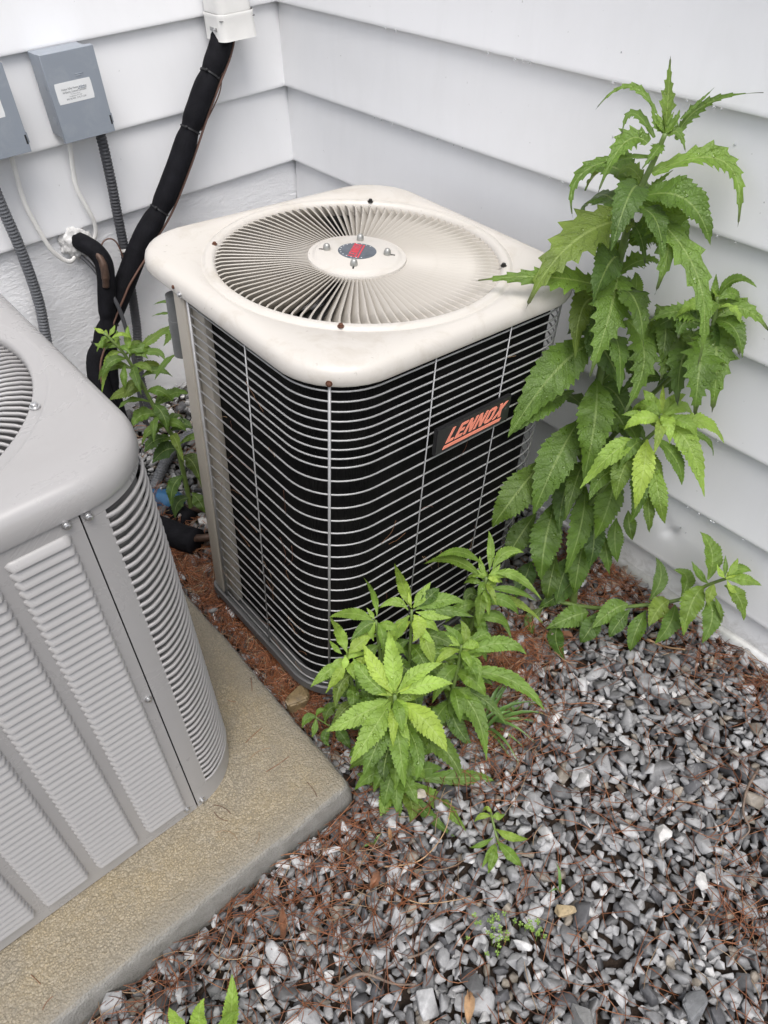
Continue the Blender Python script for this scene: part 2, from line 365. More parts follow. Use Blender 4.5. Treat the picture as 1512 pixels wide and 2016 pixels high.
# ------------------------------------------------------------------ ground sheet
def ground_z(x, y):
    k = min(max((y + 0.80) / 0.80, 0.0), 1.0); k = k*k*(3 - 2*k)
    s_ = min(max((-x - 0.15) / 0.35, 0.0), 1.0); s_ = s_*s_*(3 - 2*s_)
    return -0.70 + 0.135 * k - 0.012 * (1 - s_)
mb = MB()
xs = [-60, -20, -8, -4] + list(np.linspace(-2.6, 0.0, 66)) + [4, 20, 60]
ys = [-60, -20, -8, -4] + list(np.linspace(-2.8, 0.1, 74)) + [4, 20, 60]
vs = []; nx = len(xs)
for y in ys:
    for x in xs:
        fade = 1.0 if (-2.7 < x < 0.01 and -2.9 < y < 0.2) else 0.0
        vs.append((x, y, ground_z(min(max(x, -2.6), 0), min(max(y, -2.8), 0.0)) - 0.016 + fade * 0.006 * noise.noise(Vector((x*14, y*14, 0)))))
mb.add(vs, [(j*nx+i, j*nx+i+1, (j+1)*nx+i+1, (j+1)*nx+i) for j in range(len(ys)-1) for i in range(nx-1)])
ground = tag(mb.build('ground', M['soil'], None, 180, fix=False), 'dark soil bed with crushed grey stone over it', kind='structure')

# ------------------------------------------------------------------ the two walls
EXP = 0.2032
PROF = [(-0.0185, EXP + 0.022), (-0.0165, EXP), (-0.0070, EXP*0.5), (-0.0012, 0.010), (0.0, 0.0045), (-0.0010, 0.0008), (-0.004, 0.0), (-0.0135, 0.0), (-0.0215, EXP + 0.022)]
def board_mesh(name, axis, a0, a1, z0, top=None, cut=None, pr=0.0, dent=None):
    mb = MB(); nseg = 30 if dent else 10; rings = []
    for i in range(nseg + 1):
        a = a0 + (a1 - a0) * i / nseg; ring = []
        wob = 0.0009 * noise.noise(Vector((a * 2.1, z0 * 5, 3)))
        for n_, zz in PROF:
            if cut is not None: zz = max(zz, cut)
            nn = n_ + pr + wob
            ring.append((a, -nn, z0 + zz) if axis == 'x' else (-nn, a, z0 + zz))
        rings.append(ring)
    mb.loft(rings, True, True, True)
    return mb
left = empty('house_wall', (-1.6, 0, -0.6), 'white lap siding wall above a rough white stucco base, carrying the grey boxes and pipes', 'wall')
right = empty('house_wall', (0, -1.6, -0.7), 'white lap siding wall that runs down to the gravel behind the tall weed', 'wall')
bpy.context.view_layer.update()
def part(o, parent):
    o.parent = parent; o.matrix_parent_inverse = Matrix.Translation(-parent.location); return o
for k in range(0, 12):
    part(board_mesh('siding_board', 'x', -3.4, -0.0055, k*EXP).build('siding_board', M['siding'], None, 40), left)
def dented_board(z0, yd, zd):
    ys_ = sorted(set(list(np.linspace(-3.6, .012, 12)) + list(yd + np.linspace(-.12, .12, 60)))); fz = [(EXP + .022, -.0185), (EXP, -.0165)] + [(q, float(np.interp(q, [.010, EXP*.5, EXP], [-.0012, -.0070, -.0165]))) for q in np.linspace(EXP*.97, .012, 44)] + [(.0045, 0), (.0008, -.001), (0, -.004), (0, -.0135), (EXP + .022, -.0215)]
    mb = MB(); rings = []
    for y in ys_:
        ring = []
        for q, n_ in fz:
            if .012 <= q <= EXP*.98: a_, b_ = (y - yd), (z0 + q - zd); c_, s_ = math.cos(.7), math.sin(.7); p_, r_ = a_*c_ + b_*s_, -a_*s_ + b_*c_; n_ -= .0065*math.exp(-(p_/.010)**2 - (r_/.024)**2) + .003*math.exp(-((p_-.03)/.05)**2 - (r_/.02)**2)
            ring.append((-n_, y, z0 + q))
        rings.append(ring)
    mb.loft(rings, True, True, True); return mb
part(dented_board(-3*EXP, -1.465, -.515).build('siding_board', M['siding'], None, 40), right)
for k in range(-2, 12):
    part(board_mesh('siding_board', 'y', -3.6, 0.012, k*EXP).build('siding_board', M['siding'], None, 40), right)
part(board_mesh('siding_board', 'y', -3.6, 0.012, -4*EXP, cut=0.108).build('siding_board', M['siding'], None, 40), right)
mb = MB()
for k in range(0, 12):
    rings = []
    for a in (-0.0048, 0.020): rings.append([(a, -(n_ - 0.0012), k*EXP + zz) for n_, zz in PROF])
    mb.loft(rings, True, True, True)
part(mb.build('corner_trim', M['siding'], None, 40), left)
mb = MB(); mb.box((-3.4, 0.022, -0.02), (0.05, 0.10, 2.5)); part(mb.build('sheathing', M['dark'], None), left)
mb = MB(); mb.box((0.0225, -3.6, -0.9), (0.10, 0.12, 2.5)); part(mb.build('sheathing', M['dark'], None), right)
# stucco base as a gently lumpy sheet with thickness
mb = MB(); nx_, nz_ = 170, 50; vs = []
for j in range(nz_ + 1):
    for i in range(nx_ + 1):
        x = -3.4 + 3.42 * i / nx_; z = -0.95 + 0.958 * j / nz_
        vs.append((x, 0.017 + 0.003 * noise.noise(Vector((x*9, 0, z*9))) + 0.0015 * noise.noise(Vector((x*30, 5, z*30))), z))
mb.add(vs, [(j*(nx_+1)+i, j*(nx_+1)+i+1, (j+1)*(nx_+1)+i+1, (j+1)*(nx_+1)+i) for j in range(nz_) for i in range(nx_)])
part(mb.build('foundation', M['stucco'], None, 180, fix=False), left)
mb = MB(); mb.box((-3.4, 0.024, -0.95), (0.022, 0.09, -0.03)); part(mb.build('foundation_core', M['stucco'], None), left)
# metal flashing at the foot of the right wall
mb = MB()
rings = [[(n_, y, z) for n_, z in ((0.012, -0.690), (-0.004, -0.694), (-0.013, -0.7035), (-0.017, -0.7075), (-0.0165, -0.7095), (-0.011, -0.7065), (-0.002, -0.698), (0.014, -0.698))] for y in np.linspace(-3.6, 0.0, 40)]
mb.loft(rings, True, True, True); part(mb.build('base_flashing', M['galv'], None, 40), right)
mb = MB(); mb.box((-0.004, -3.6, -0.95), (0.02, 0.0, -0.699)); part(mb.build('foundation', M['stucco'], None), right)

# ------------------------------------------------------------------ concrete pad
PX0, PX1, PY0, PY1, PZ = -1.96, -0.945, -1.402, -0.36, -0.630
hx, hy = (PX1 - PX0)/2, (PY1 - PY0)/2; cx, cy = (PX0 + PX1)/2, (PY0 + PY1)/2
n = 560; rings = []
prof = [(0.004, -0.11), (0.004, -0.075), (0.004, -0.05), (0.002, -0.03), (0.001, -0.016), (-0.002, -0.007), (-0.006, -0.0025), (-0.012, -0.0006), (-0.03, 0.0)]
for off, z in prof: rings.append(rrect_ring(hx + off, 0.018, n, z, hy=hy + off))
for k in range(1, 34):
    s_ = 1 - k / 34.0; rings.append([(p[0]*s_, p[1]*s_, 0.0) for p in rrect_ring(hx - 0.03, 0.018, n, 0, hy=hy - 0.03)])
out = []
for r in rings:
    q = []
    for p in r:
        v = Vector((p[0], p[1], p[2])); e = 0.0026 * noise.noise(v * 7) + 0.0012 * noise.noise(v * 45)
        edge = max(abs(p[0]) / hx, abs(p[1]) / hy)
        q.append((p[0] + (e * 1.6 * (p[0] / hx) if edge > 0.97 else 0), p[1] + (e * 1.6 * (p[1] / hy) if edge > 0.97 else 0), p[2] + e * (0.55 if edge < 0.97 else 0.9)))
    out.append(q)
mb = MB(); mb.loft(out, True, False, True)
pad = mb.build('concrete_pad', M['concrete'], None, 180, fix=False); pad.location = (cx, cy, PZ)
tag(pad, 'tan weathered concrete pad with pebbly surface under the warm grey condenser', 'concrete pad')
# weathered plastic pad at the back, under the refrigerant pipes
mb = MB(); n = 64
mb.loft([rrect_ring(0.145, 0.085, n, -0.06), rrect_ring(0.145, 0.085, n, -0.006), rrect_ring(0.140, 0.08, n, 0.0), rrect_ring(0.120, 0.07, n, 0.0015), rrect_ring(0.06, 0.03, n, 0.001)], True, True, True)
o = mb.build('splash_pad', M['grey_plastic'], None, 35); o.location = (-0.485, -0.185, -0.60); o.rotation_euler = (0.03, -0.04, 0.5)
tag(o, 'weathered pale grey round cornered slab on the gravel behind the cream condenser', 'slab')

# ------------------------------------------------------------------ lettering
GLY = {
 'L': [[(0,0),(.56,0),(.56,.19),(.2,.19),(.2,1),(0,1)]],
 'E': [[(0,0),(.56,0),(.56,.19),(.2,.19),(.2,.41),(.5,.41),(.5,.59),(.2,.59),(.2,.81),(.56,.81),(.56,1),(0,1)]],
 'N': [[(0,0),(.18,0),(.18,.60),(.46,0),(.66,0),(.66,1),(.48,1),(.48,.40),(.2,1),(0,1)]],
 'O': [[(.16,0),(.33,0),(.33,.19),(.24,.19),(.19,.25),(.19,.75),(.24,.81),(.33,.81),(.33,1),(.16,1),(0,.86),(0,.14)], [(.33,0),(.50,0),(.66,.14),(.66,.86),(.50,1),(.33,1),(.33,.81),(.42,.81),(.47,.75),(.47,.25),(.42,.19),(.33,.19)]],
 'X': [[(0,0),(.21,0),(.70,1),(.49,1)], [(.03,1),(.24,1),(.67,0),(.46,0)]]}
ADV = {'L': .68, 'E': .70, 'N': .80, 'O': .80, 'X': .7}
def logo_letter(ch, w_, h_, shear, depth):
    bm = bmesh.new()
    for k, poly in enumerate(GLY[ch]):
        d = depth * (1 + 0.25*k)
        vs = [bm.verts.new((p[0]*w_ + p[1]*h_*shear, p[1]*h_, d)) for p in poly]
        f = bm.faces.new(vs); r = bmesh.ops.extrude_face_region(bm, geom=[f])
        for v in [e for e in r['geom'] if isinstance(e, bmesh.types.BMVert)]: v.co.z = -0.0003
    bmesh.ops.recalc_face_normals(bm, faces=bm.faces[:])
    me = bpy.data.meshes.new('letter'); bm.to_mesh(me); bm.free(); return me
LOGO = 'LEN' + 'NOX'
def logo(parent, origin, ux, uy, un, w_, h_, shear, depth, mat, under):
    """letters as single parts along ux, up uy, out un"""
    F = Matrix((ux, uy, un)).transposed().to_4x4(); F.translation = origin
    total = sum(ADV[c] for c in LOGO) - 0.04; sc = w_ / total; x = 0; cache = {}
    for c in LOGO:
        if c not in cache:
            cache[c] = logo_letter(c, sc, h_, shear, depth); cache[c].materials.append(mat)
        o = link('letter', cache[c], None, parent); o.matrix_local = F @ Matrix.Translation((x, 0, 0)); x += ADV[c] * sc
    bm = bmesh.new(); u0, u1, v0, v1 = under
    vs = [bm.verts.new(p) for p in ((u0, v0, depth), (u1, v0, depth), (u1 + (v1-v0)*shear, v1, depth), (u0 + (v1-v0)*shear, v1, depth))]
    f = bm.faces.new(vs); r = bmesh.ops.extrude_face_region(bm, geom=[f])
    for v in [e for e in r['geom'] if isinstance(e, bmesh.types.BMVert)]: v.co.z = -0.0003
    bmesh.ops.recalc_face_normals(bm, faces=bm.faces[:])
    me = bpy.data.meshes.new('underline'); bm.to_mesh(me); bm.free(); me.materials.append(mat)
    o = link('underline', me, None, parent); o.matrix_local = F
def text_obj(name, body, size, mat, parent, mtx, sx=1.0, align='CENTER', bold=0.0):
    cu = bpy.data.curves.new('t', 'FONT'); cu.body = body; cu.size = size; cu.align_x = align; cu.offset = bold; cu.resolution_u = 2
    tmp = bpy.data.objects.new('t', cu); COL.objects.link(tmp)
    me = bpy.data.meshes.new_from_object(tmp.evaluated_get(bpy.context.evaluated_depsgraph_get()))
    bpy.data.objects.remove(tmp); bpy.data.curves.remove(cu)
    me.materials.clear(); me.materials.append(mat)
    for v in me.vertices: v.co.x *= sx
    o = link(name, me, None, parent); o.matrix_local = mtx; return o

# ------------------------------------------------------------------ cream condenser
LO = Matrix(((0.9963, -0.0013, 0.0858, -0.8047), (0.0035, 0.9997, -0.0257, -1.2410), (-0.0858, 0.0259, 0.9960, 0.1517), (0, 0, 0, 1)))
H = 0.815; SZ = 0.650; HC = SZ/2
cream = empty('condenser_unit', (0,0,0), 'cream condenser in a black coil and grey wire guard, leaning slightly, between the two walls', 'air conditioner')
cream.matrix_world = LO @ Matrix.Translation((HC, HC, -H))
# local frame: origin at base centre, z up; front corner is (-HC,-HC)
n = 128; TZ = H + 0.05
R = lambda h, r, z: rrect_ring(h, r, n, z)
mb = MB()
mb.loft([R(HC-0.006, .118, H+0.008), R(HC-0.004, .12, H-0.001), R(HC+0.0005, .122, H-0.001), R(HC+0.002, .122, H+0.003), R(HC+0.0015, .121, H+0.013), R(HC-0.0005, .119, H+0.0215), R(HC-0.0045, .116, H+0.0275), R(HC-0.0105, .112, H+0.0315), R(HC-0.022, .103, H+0.0335),
         circ(.2985, n, H+.0345), circ(.2965, n, H+.0332), circ(.2945, n, H+.0324), circ(.2915, n, H+.0335), circ(.2885, n, H+.0368), circ(.285, n, H+.0380), circ(.277, n, H+.0378), circ(.2735, n, H+.0362), circ(.270, n, H+.031), circ(.268, n, H+.024), circ(.268, n, H+.008), circ(.271, n, H+.008)], True)
cap = mb.build('top_cap', M['cream'], cream, 50); cap.scale.x = 1.02; cap.location.x = .0062
# fan guard: curved radial vanes round a hub plate
NF = 98
def vane_mesh(r0, r1, zt, hgt, slant, hook, thick=0.0011, nseg=9):
    mb = MB(); rings = []
    for i in range(nseg + 1):
        u = i / nseg; r = r0 + (r1 - r0) * u
        tb = hook * max(0, (u - 0.80) / 0.2)**2          # outer end bends over
        zz = zt - 0.004 * max(0, (u - 0.86) / 0.14)**2 - 0.0015 * (1-u)
        hh = hgt * (0.72 + 0.28 * u)
        t0 = tb; t1 = tb - slant * hh; th = thick * (0.8 + 0.8*u)
        rings.append([(r, t0 - th, zz), (r, t0 + th*0.4, zz + 0.0008), (r, t0 + th*1.3, zz - 0.0006), (r, t1 + th, zz - hh), (r, t1 - th*0.4, zz - hh)])
    mb.loft(rings, True, True, True); return mb
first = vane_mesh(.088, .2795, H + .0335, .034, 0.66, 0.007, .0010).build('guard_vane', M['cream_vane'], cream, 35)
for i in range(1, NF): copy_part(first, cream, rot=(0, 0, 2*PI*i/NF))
mb = MB(); k = 72
mb.loft([circ(.094, k, H+0.0188), circ(.096, k, H+0.0318), circ(.0945, k, H+0.0356), circ(.0865, k, H+0.0363), circ(.0845, k, H+0.0373), circ(.081, k, H+0.0403), circ(.078, k, H+0.0413), circ(.045, k, H+0.0423), circ(.041, k, H+0.0438), circ(.0385, k, H+0.0440)], True, True, True)
hub = mb.build('hub_plate', M['cream'], cream, 40)
mb = MB(); mb.loft([circ(.0370, 48, H+0.0436), circ(.0370, 48, H+0.0444), circ(.0362, 48, H+0.0446)], True, True, True)
disc = mb.build('emblem_disc', M['slate'], hub, 40)
ang = math.atan2(0.2882-0.2520, 0.3154-0.2690)
ux = Vector((math.cos(ang), math.sin(ang), 0)); uy = Vector((-math.sin(ang), math.cos(ang), 0)); un = Vector((0,0,1))
ctr = Vector((0, 0, H+0.0448))
mbx = [logo_letter(c, 1, 1, 0, 0) for c in ()]
tm = MB(); total = sum(ADV[c] for c in LOGO); x = -0.031
for c in LOGO:
    me = logo_letter(c, 0.060/total, 0.0165, 0.25, 0.0004)
    tm.add([ctr + ux*(v.co.x + x) + uy*(v.co.y - 0.004) + un*v.co.z for v in me.vertices], [tuple(p.vertices) for p in me.polygons]); x += ADV[c]*0.060/total
    bpy.data.meshes.remove(me)
tm.add([ctr + ux*a + uy*b_ + un*0.0004 for a, b_ in ((-.033, -.0095), (.027, -.0095), (.029, -.0065), (-.032, -.0065))], [(0,1,2,3)])
tm.build('lettering', M['red'], hub, None)
tm = MB()
for i in range(15):
    a = ang + math.radians(-38 + i * 17.5); c_ = ctr + Vector((math.cos(a), math.sin(a), 0)) * .0325; e = Vector((math.cos(a), math.sin(a), 0)); f = Vector((-e.y, e.x, 0))
    tm.add([c_ + e*p + f*q + un*0.0004 for p, q in ((-.0012,-.0012), (.0014,-.0010), (.0012,.0009), (-.0010,.0013))], [(0,1,2,3)])
tm.build('lettering', M['sticker'], hub, None)
mb = MB(); mb.lathe([(0.0035, 0.0), (0.0085, 0.0), (0.009, 0.003), (0.0088, 0.007), (0.0078, 0.0115), (0.0055, 0.0150), (0.0025, 0.0165), (0.0005, 0.0168)], 14, cap1=True)
nut0 = mb.build('acorn_nut', M['nut'], cream, 60); locs = [(-.041, .042), (.041, .041), (.041, -.041), (-.042, -.042)]
nut0.scale = (.8, .8, .85); nut0.location = (locs[0][0], locs[0][1], H + .0403)
for lx, ly in locs[1:]: copy_part(nut0, cream, (lx, ly, H + .0403))
for lx, ly in locs:
    a = math.atan2(ly, lx); e = Vector((math.cos(a), math.sin(a), 0)); f = Vector((-e.y, e.x, 0)); c_ = Vector((lx, ly, H+.0424)) + e*.009; mb = MB()
    q4 = [c_ + e*p + f*q for p, q in ((-.004,-.0017), (.006,-.0014), (.006,.0014), (-.004,.0017))]
    mb.loft([[p - un*.001 for p in q4], q4], True, True, True); mb.build('slot', M['dark'], hub)
mb = MB(); mb.lathe([(0.0001, 0), (0.0062, 0), (0.0062, 0.0018), (0.0042, 0.0022), (0.0040, 0.0055), (0.0030, 0.0062), (0.0005, 0.0062)], 10)
bolt = mb.mesh('screw', 40)
def screw(parent, loc, mat, nrm=(0,0,1), sc=1.0):
    me = bolt.copy(); me.materials.append(mat); o = link('screw', me, None, parent)
    o.matrix_local = Matrix.Translation(loc) @ Vector(nrm).to_track_quat('Z', 'Y').to_matrix().to_4x4() @ Matrix.Scale(sc, 4); return o
screw(cream, (-.199, .190, H+.0370), M['rust'], sc=.85); screw(cream, (-.200, -.204, H+.0365), M['rust'], sc=.95); screw(cream, (.199, .199, H+.0370), M['black_screw']); screw(cream, (.199, -.199, H+.0370), M['black_screw'])
cdir = Vector((-1, -1, 0)).normalized()
screw(cream, Vector((-HC+.0345, -HC+.0345, H+.006)), M['rust'], cdir, .9)
screw(cream, (-HC-.001, -HC+.427, H+.005), M['steel'], (-1, 0, 0), 1.0); screw(cream, (-HC+.001, -HC+.450, H+.010), M['rust'], (-1, 0, .2), 0.9)
# fan, shroud and dark inside
mb = MB(); mb.lathe([(.270, H+.008), (.270, H-.09), (.285, H-.12)], 64); mb.build('fan_shroud', M['dark_grey_metal'], cream, 60)
mb = MB(); mb.lathe([(.05, H-.09), (.062, H-.07), (.062, H-.02), (.02, H-.022), (.001, H-.022)], 32); fanhub = mb.build('fan_motor', M['dark_grey_metal'], cream, 40)
for i in range(3):
    mb = MB(); a0 = math.radians(120*i + 108); rings = []
    for r in np.linspace(.055, .245, 9):
        ring = []
        for q in np.linspace(0, 1, 9):
            a = a0 + (q - .5) * math.radians(78) * (0.75 + .25 * r / .245) + (r - .15) * 0.9
            ring.append((r*math.cos(a), r*math.sin(a), H - .058 + (q - .5) * -0.052 + .006*math.sin(PI*q)))
        rings.append(ring)
    mb.loft(rings, False); o = mb.build('fan_blade', M['fan'], cream, 60); md = o.modifiers.new('s', 'SOLIDIFY'); md.thickness = 0.002
mb = MB(); mb.loft([R(HC-.05, .1, .05), R(HC-.05, .1, .07)], True, True, True); mb.build('inner_floor', M['dark'], cream)
# coil: follows the guard a little inside, open towards the wall corner
def guard_path(ins, r, v_start, u_end, seg=9):
    """from the post on the left face round the front corner along the front face and round the right corner"""
    a = -HC + ins; b_ = HC - ins; pts = [(a, v_start)]
    for i in range(seg + 1): t_ = PI + (PI/2) * i / seg; pts.append((a + r + r*math.cos(t_), a + r + r*math.sin(t_)))
    for i in range(seg + 1): t_ = 1.5*PI + (PI/2) * i / seg; pts.append((b_ - r + r*math.cos(t_), a + r + r*math.sin(t_)))
    pts.append((b_, u_end)); return pts
def wall_strip(pts, z0, z1, thick):
    mb = MB(); P = [Vector((p[0], p[1], 0)) for p in pts]; m_ = len(P); inn = []
    for i in range(m_):
        d = (P[min(i+1, m_-1)] - P[max(i-1, 0)]).normalized(); inn.append(P[i] + Vector((-d.y, d.x, 0)) * thick)
    rings = [[(p.x, p.y, z0), (p.x, p.y, z1), (q.x, q.y, z1), (q.x, q.y, z0)] for p, q in zip(P, inn)]
    mb.loft(rings, True, True, True); return mb
a = -HC + .026; pts = [(a, -HC + .374)] + [(a + .095 + .095*math.cos(PI + PI/2*i/9), a + .095 + .095*math.sin(PI + PI/2*i/9)) for i in range(10)] + [(HC - .11 - .0, a)]
pts += [(HC - .11 + .075*math.sin(PI/2*i/9), a + .075 - .075*math.cos(PI/2*i/9)) for i in range(1, 10)] + [(HC - .035, .24)]
wall_strip(pts, .028, H - .006, .022).build('coil', M['black_coil'], cream, 40)
wire_pts = guard_path(0.007, 0.112, -HC + 0.4163, 0.26, 12)
zs = []; z = H - .013
for k in range(9): zs.append(z); z -= .0192
z -= .0105
while z > .022: zs.append(z); z -= .0312
mb = MB(); mb.tube([(p[0], p[1], 0) for p in wire_pts], .0018, 6); w0 = mb.build('guard_wire', M['wire'], cream, 180)
w0.location = (0, 0, zs[0])
for z in zs[1:]: copy_part(w0, cream, (0, 0, z))
def vbar(p, r, out):
    mb = MB(); mb.tube([(p[0] + out[0], p[1] + out[1], .012), (p[0] + out[0], p[1] + out[1], H - .002)], r, 8); return mb.build('guard_bar', M['wire'], cream, 180)
g = -HC + .007
vbar((g, -HC + .2265), .0014, (-.0030, 0)); vbar((g, -HC + .4163), .0030, (-.0020, 0))
vbar((-HC + .2362, g), .0013, (0, -.0030)); vbar((-HC + .4230, g), .0013, (0, -.0030))
c_ = Vector((g + .112, g + .112, 0)) + Vector((-1, -1, 0)).normalized() * .112
vbar(c_, .0026, Vector((-1, -1, 0)).normalized() * .003)
c_ = Vector((HC - .007 - .112, g + .112, 0)) + Vector((1, -1, 0)).normalized() * .112
vbar(c_, .0014, Vector((1, -1, 0)).normalized() * .003); vbar((HC - .007, .0), .0014, (.0030, 0)); vbar((HC-.007, .26), .0035, (0.002, 0))
# corner post, inner strip, chamfered service panel
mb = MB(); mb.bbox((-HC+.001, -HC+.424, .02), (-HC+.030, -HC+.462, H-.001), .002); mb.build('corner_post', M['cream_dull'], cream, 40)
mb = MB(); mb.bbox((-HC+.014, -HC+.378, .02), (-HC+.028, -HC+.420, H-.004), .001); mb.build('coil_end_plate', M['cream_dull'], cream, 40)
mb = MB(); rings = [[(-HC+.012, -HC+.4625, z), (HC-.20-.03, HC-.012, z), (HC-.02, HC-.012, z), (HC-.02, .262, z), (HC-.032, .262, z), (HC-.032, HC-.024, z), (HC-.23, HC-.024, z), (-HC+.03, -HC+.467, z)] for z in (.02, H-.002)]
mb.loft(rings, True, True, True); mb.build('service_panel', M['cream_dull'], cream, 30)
mb = MB(); mb.tube([(-HC+.026, -HC+.508, H-.035), (-HC+.026, -HC+.508, H-.165)], .0185, 16)
mb.tube([(-HC+.026, -HC+.508, H-.085), (-HC+.026, -HC+.508, H-.115)], .0197, 16); mb.build('cable_fitting', M['brown_pipe'], cream, 40)
# base pan with rolled lip, its back-left corner cut off
def base_ring(h, r, z):
    out = []
    for x, y, _ in rrect_ring(h, r, 160, z):
        d = (-x + y) - (h*2 - .20)
        if d > 0: x += d/2; y -= d/2
        out.append((x, y, z))
    return out
mb = MB(); mb.loft([base_ring(HC-.004, .118, 0.0), base_ring(HC+.004, .122, 0.0), base_ring(HC+.008, .125, .004), base_ring(HC+.008, .125, .026), base_ring(HC+.0045, .122, .0285), base_ring(HC+.0015, .120, .027), base_ring(HC-.002, .118, .012), base_ring(HC-.04, .1, .010)], True, True, True)
mb.build('base_pan', M['dark_grey_metal'], cream, 40)
# badge on the front face
mb = MB(); bw, bh = .2005, .0595; u0, z0 = -HC + .2440, H - .2085
bm = bmesh.new(); bmesh.ops.create_cube(bm, size=1.0)
for v in bm.verts: v.co = Vector((u0 + bw*(v.co.x+.5), -HC - .0055 + v.co.y*.0095, z0 + bh*(v.co.z+.5)))
bmesh.ops.bevel(bm, geom=bm.edges[:], offset=.0022, segments=2, affect='EDGES'); mb.bm(bm)
badge = mb.build('name_badge', M['badge'], cream, 40)
by = -HC - .0055 - .00475
logo(badge, Vector((u0 + .125*bw, by, z0 + .335*bh)), Vector((1,0,0)), Vector((0,0,1)), Vector((0,-1,0)), .735*bw, .49*bh, .58, .0009, M['salmon'], (-.006, .148, -.0115, -.0048))
text_obj('trademark_sign', '\u00ae', .0075, M['ink'], badge, Matrix.Translation((u0 + .93*bw, by - .0003, z0 + .50*bh)) @ Matrix.Rotation(PI/2, 4, 'X'))
screw(badge, (u0 + .965*bw, by + .0012, z0 + .06*bh), M['black_screw'], (0,-1,0), .45)
# dry needles caught in the guard
mb = MB(); nr = random.Random(5)
for i in range(46):
    if nr.random() < .62: x, y, ex, ey = -HC - .001, nr.uniform(-.23, .05), 0, 1
    else: x, y, ex, ey = nr.uniform(-.2, .1), -HC - .001, 1, 0
    z = nr.choice([nr.uniform(.05, H-.05), nr.uniform(.05, .45)]); L_ = nr.uniform(.02, .075); a = nr.uniform(0, 2*PI); cur = nr.uniform(-1.6, 1.6); p = Vector((x, y, z)); path = [p.copy()]
    for q in range(7):
        a += cur / 7; p = p + Vector((ex*math.cos(a), ey*math.cos(a), math.sin(a))) * L_/7 + Vector((-ey, -ex, 0)) * nr.uniform(-.0012, .0015); path.append(p.copy())
    c = nr.choice([(.24,.11,.05), (.30,.19,.11), (.15,.055,.03)]); mb.tube(path, .00042, 3, True, col=c)
tag(mb.build('caught_needles', M['needle'], cream, 180, fix=False), kind='stuff')

# ------------------------------------------------------------------ warm grey condenser
grey = empty('condenser_unit', (-1.4330, -.8870, PZ + .001), 'warm grey condenser with louvred metal sides, standing on the tan concrete pad', 'air conditioner')
grey.rotation_euler = (0, math.radians(1.15), 0)
G = .352; HR = .808; n = 160
R = lambda h, r, z: rrect_ring(h, r, n, z)
mb = MB()
mb.loft([R(G-.006, .115, HR+.012), R(G-.004, .118, HR), R(G+.004, .121, HR), R(G+.005, .121, HR+.004), R(G+.0048, .121, HR+.018), R(G+.003, .120, HR+.029), R(G-.002, .117, HR+.038), R(G-.010, .112, HR+.0440), R(G-.024, .103, HR+.0470),
         circ(.3265, n, HR+.0475), circ(.3225, n, HR+.0472), circ(.3205, n, HR+.0458), circ(.319, n, HR+.045), circ(.305, n, HR+.0455), circ(.3015, n, HR+.0440), circ(.299, n, HR+.039), circ(.298, n, HR+.026), circ(.303, n, HR+.02)], True)
mb.build('top_cap', M['grey_paint'], grey, 50)
NG = 130
def rib_mesh():
    mb = MB(); rings = []
    for i in range(12):
        u = i / 11; r = .085 + (.3035 - .085) * u; ww = .0055 * (r / .30) * (1.0 - .35*max(0, (u-.85)/.15)); sw = (u - 1)**2 * .05 * r
        zz = HR + .036 - .020 * max(0, (u - .80) / .2)**2 * .6 - .004*(1-u)
        rings.append([(r, sw + ww*math.cos(q), zz + .0062*math.sin(q) - .003 - .004*(math.cos(q))) for q in np.linspace(-.3, PI+.1, 8)])
    mb.loft(rings, True, True, True); return mb
rib0 = rib_mesh().build('guard_vane', M['grey_paint'], grey, 60)
for i in range(1, NG): copy_part(rib0, grey, rot=(0, 0, 2*PI*i/NG))
mb = MB(); mb.loft([circ(.10, 48, HR+.02), circ(.10, 48, HR+.04), circ(.09, 48, HR+.046), circ(.03, 48, HR+.048)], True, True, True); mb.build('hub_plate', M['grey_paint'], grey, 40)
mb = MB(); mb.lathe([(.31, HR+.02), (.31, HR-.25)], 48); mb.build('fan_shroud', M['dark_grey_metal'], grey, 60)
mb = MB(); mb.loft([R(G-.034, .09, .02), R(G-.034, .09, HR-.01)], True, True, True); mb.build('coil', M['dark_grey_metal'], grey, 40)
# sheet panels; the curved corners are slotted
PT = .0016; SEAM = .2265
def panel(name, lo, hi):
    mb = MB(); mb.bbox(lo, hi, .0007, 1); return mb.build(name, M['grey_paint'], grey, 40)
front = panel('front_panel', (-SEAM, -G, .002), (SEAM, -G+.004, HR-.001))
sidep = panel('side_panel', (G-.004, -SEAM, .002), (G, SEAM, HR-.001))
panel('side_panel', (-G, -SEAM, .002), (-G+.004, SEAM, HR-.001)); panel('rear_panel', (-SEAM, G-.004, .002), (SEAM, G, HR-.001))
rc = .118; cc = G - rc
def corner_pts(a0, a1, k=14, off=0.0): return [(cc + (rc+off)*math.cos(a0 + (a1-a0)*i/k), cc + (rc+off)*math.sin(a0 + (a1-a0)*i/k)) for i in range(k+1)]
A0, A1 = math.radians(-90), math.radians(0)
S0, S1 = math.radians(-77), math.radians(-12)
PIT = .01655; NS = 44; ZT = HR - .020
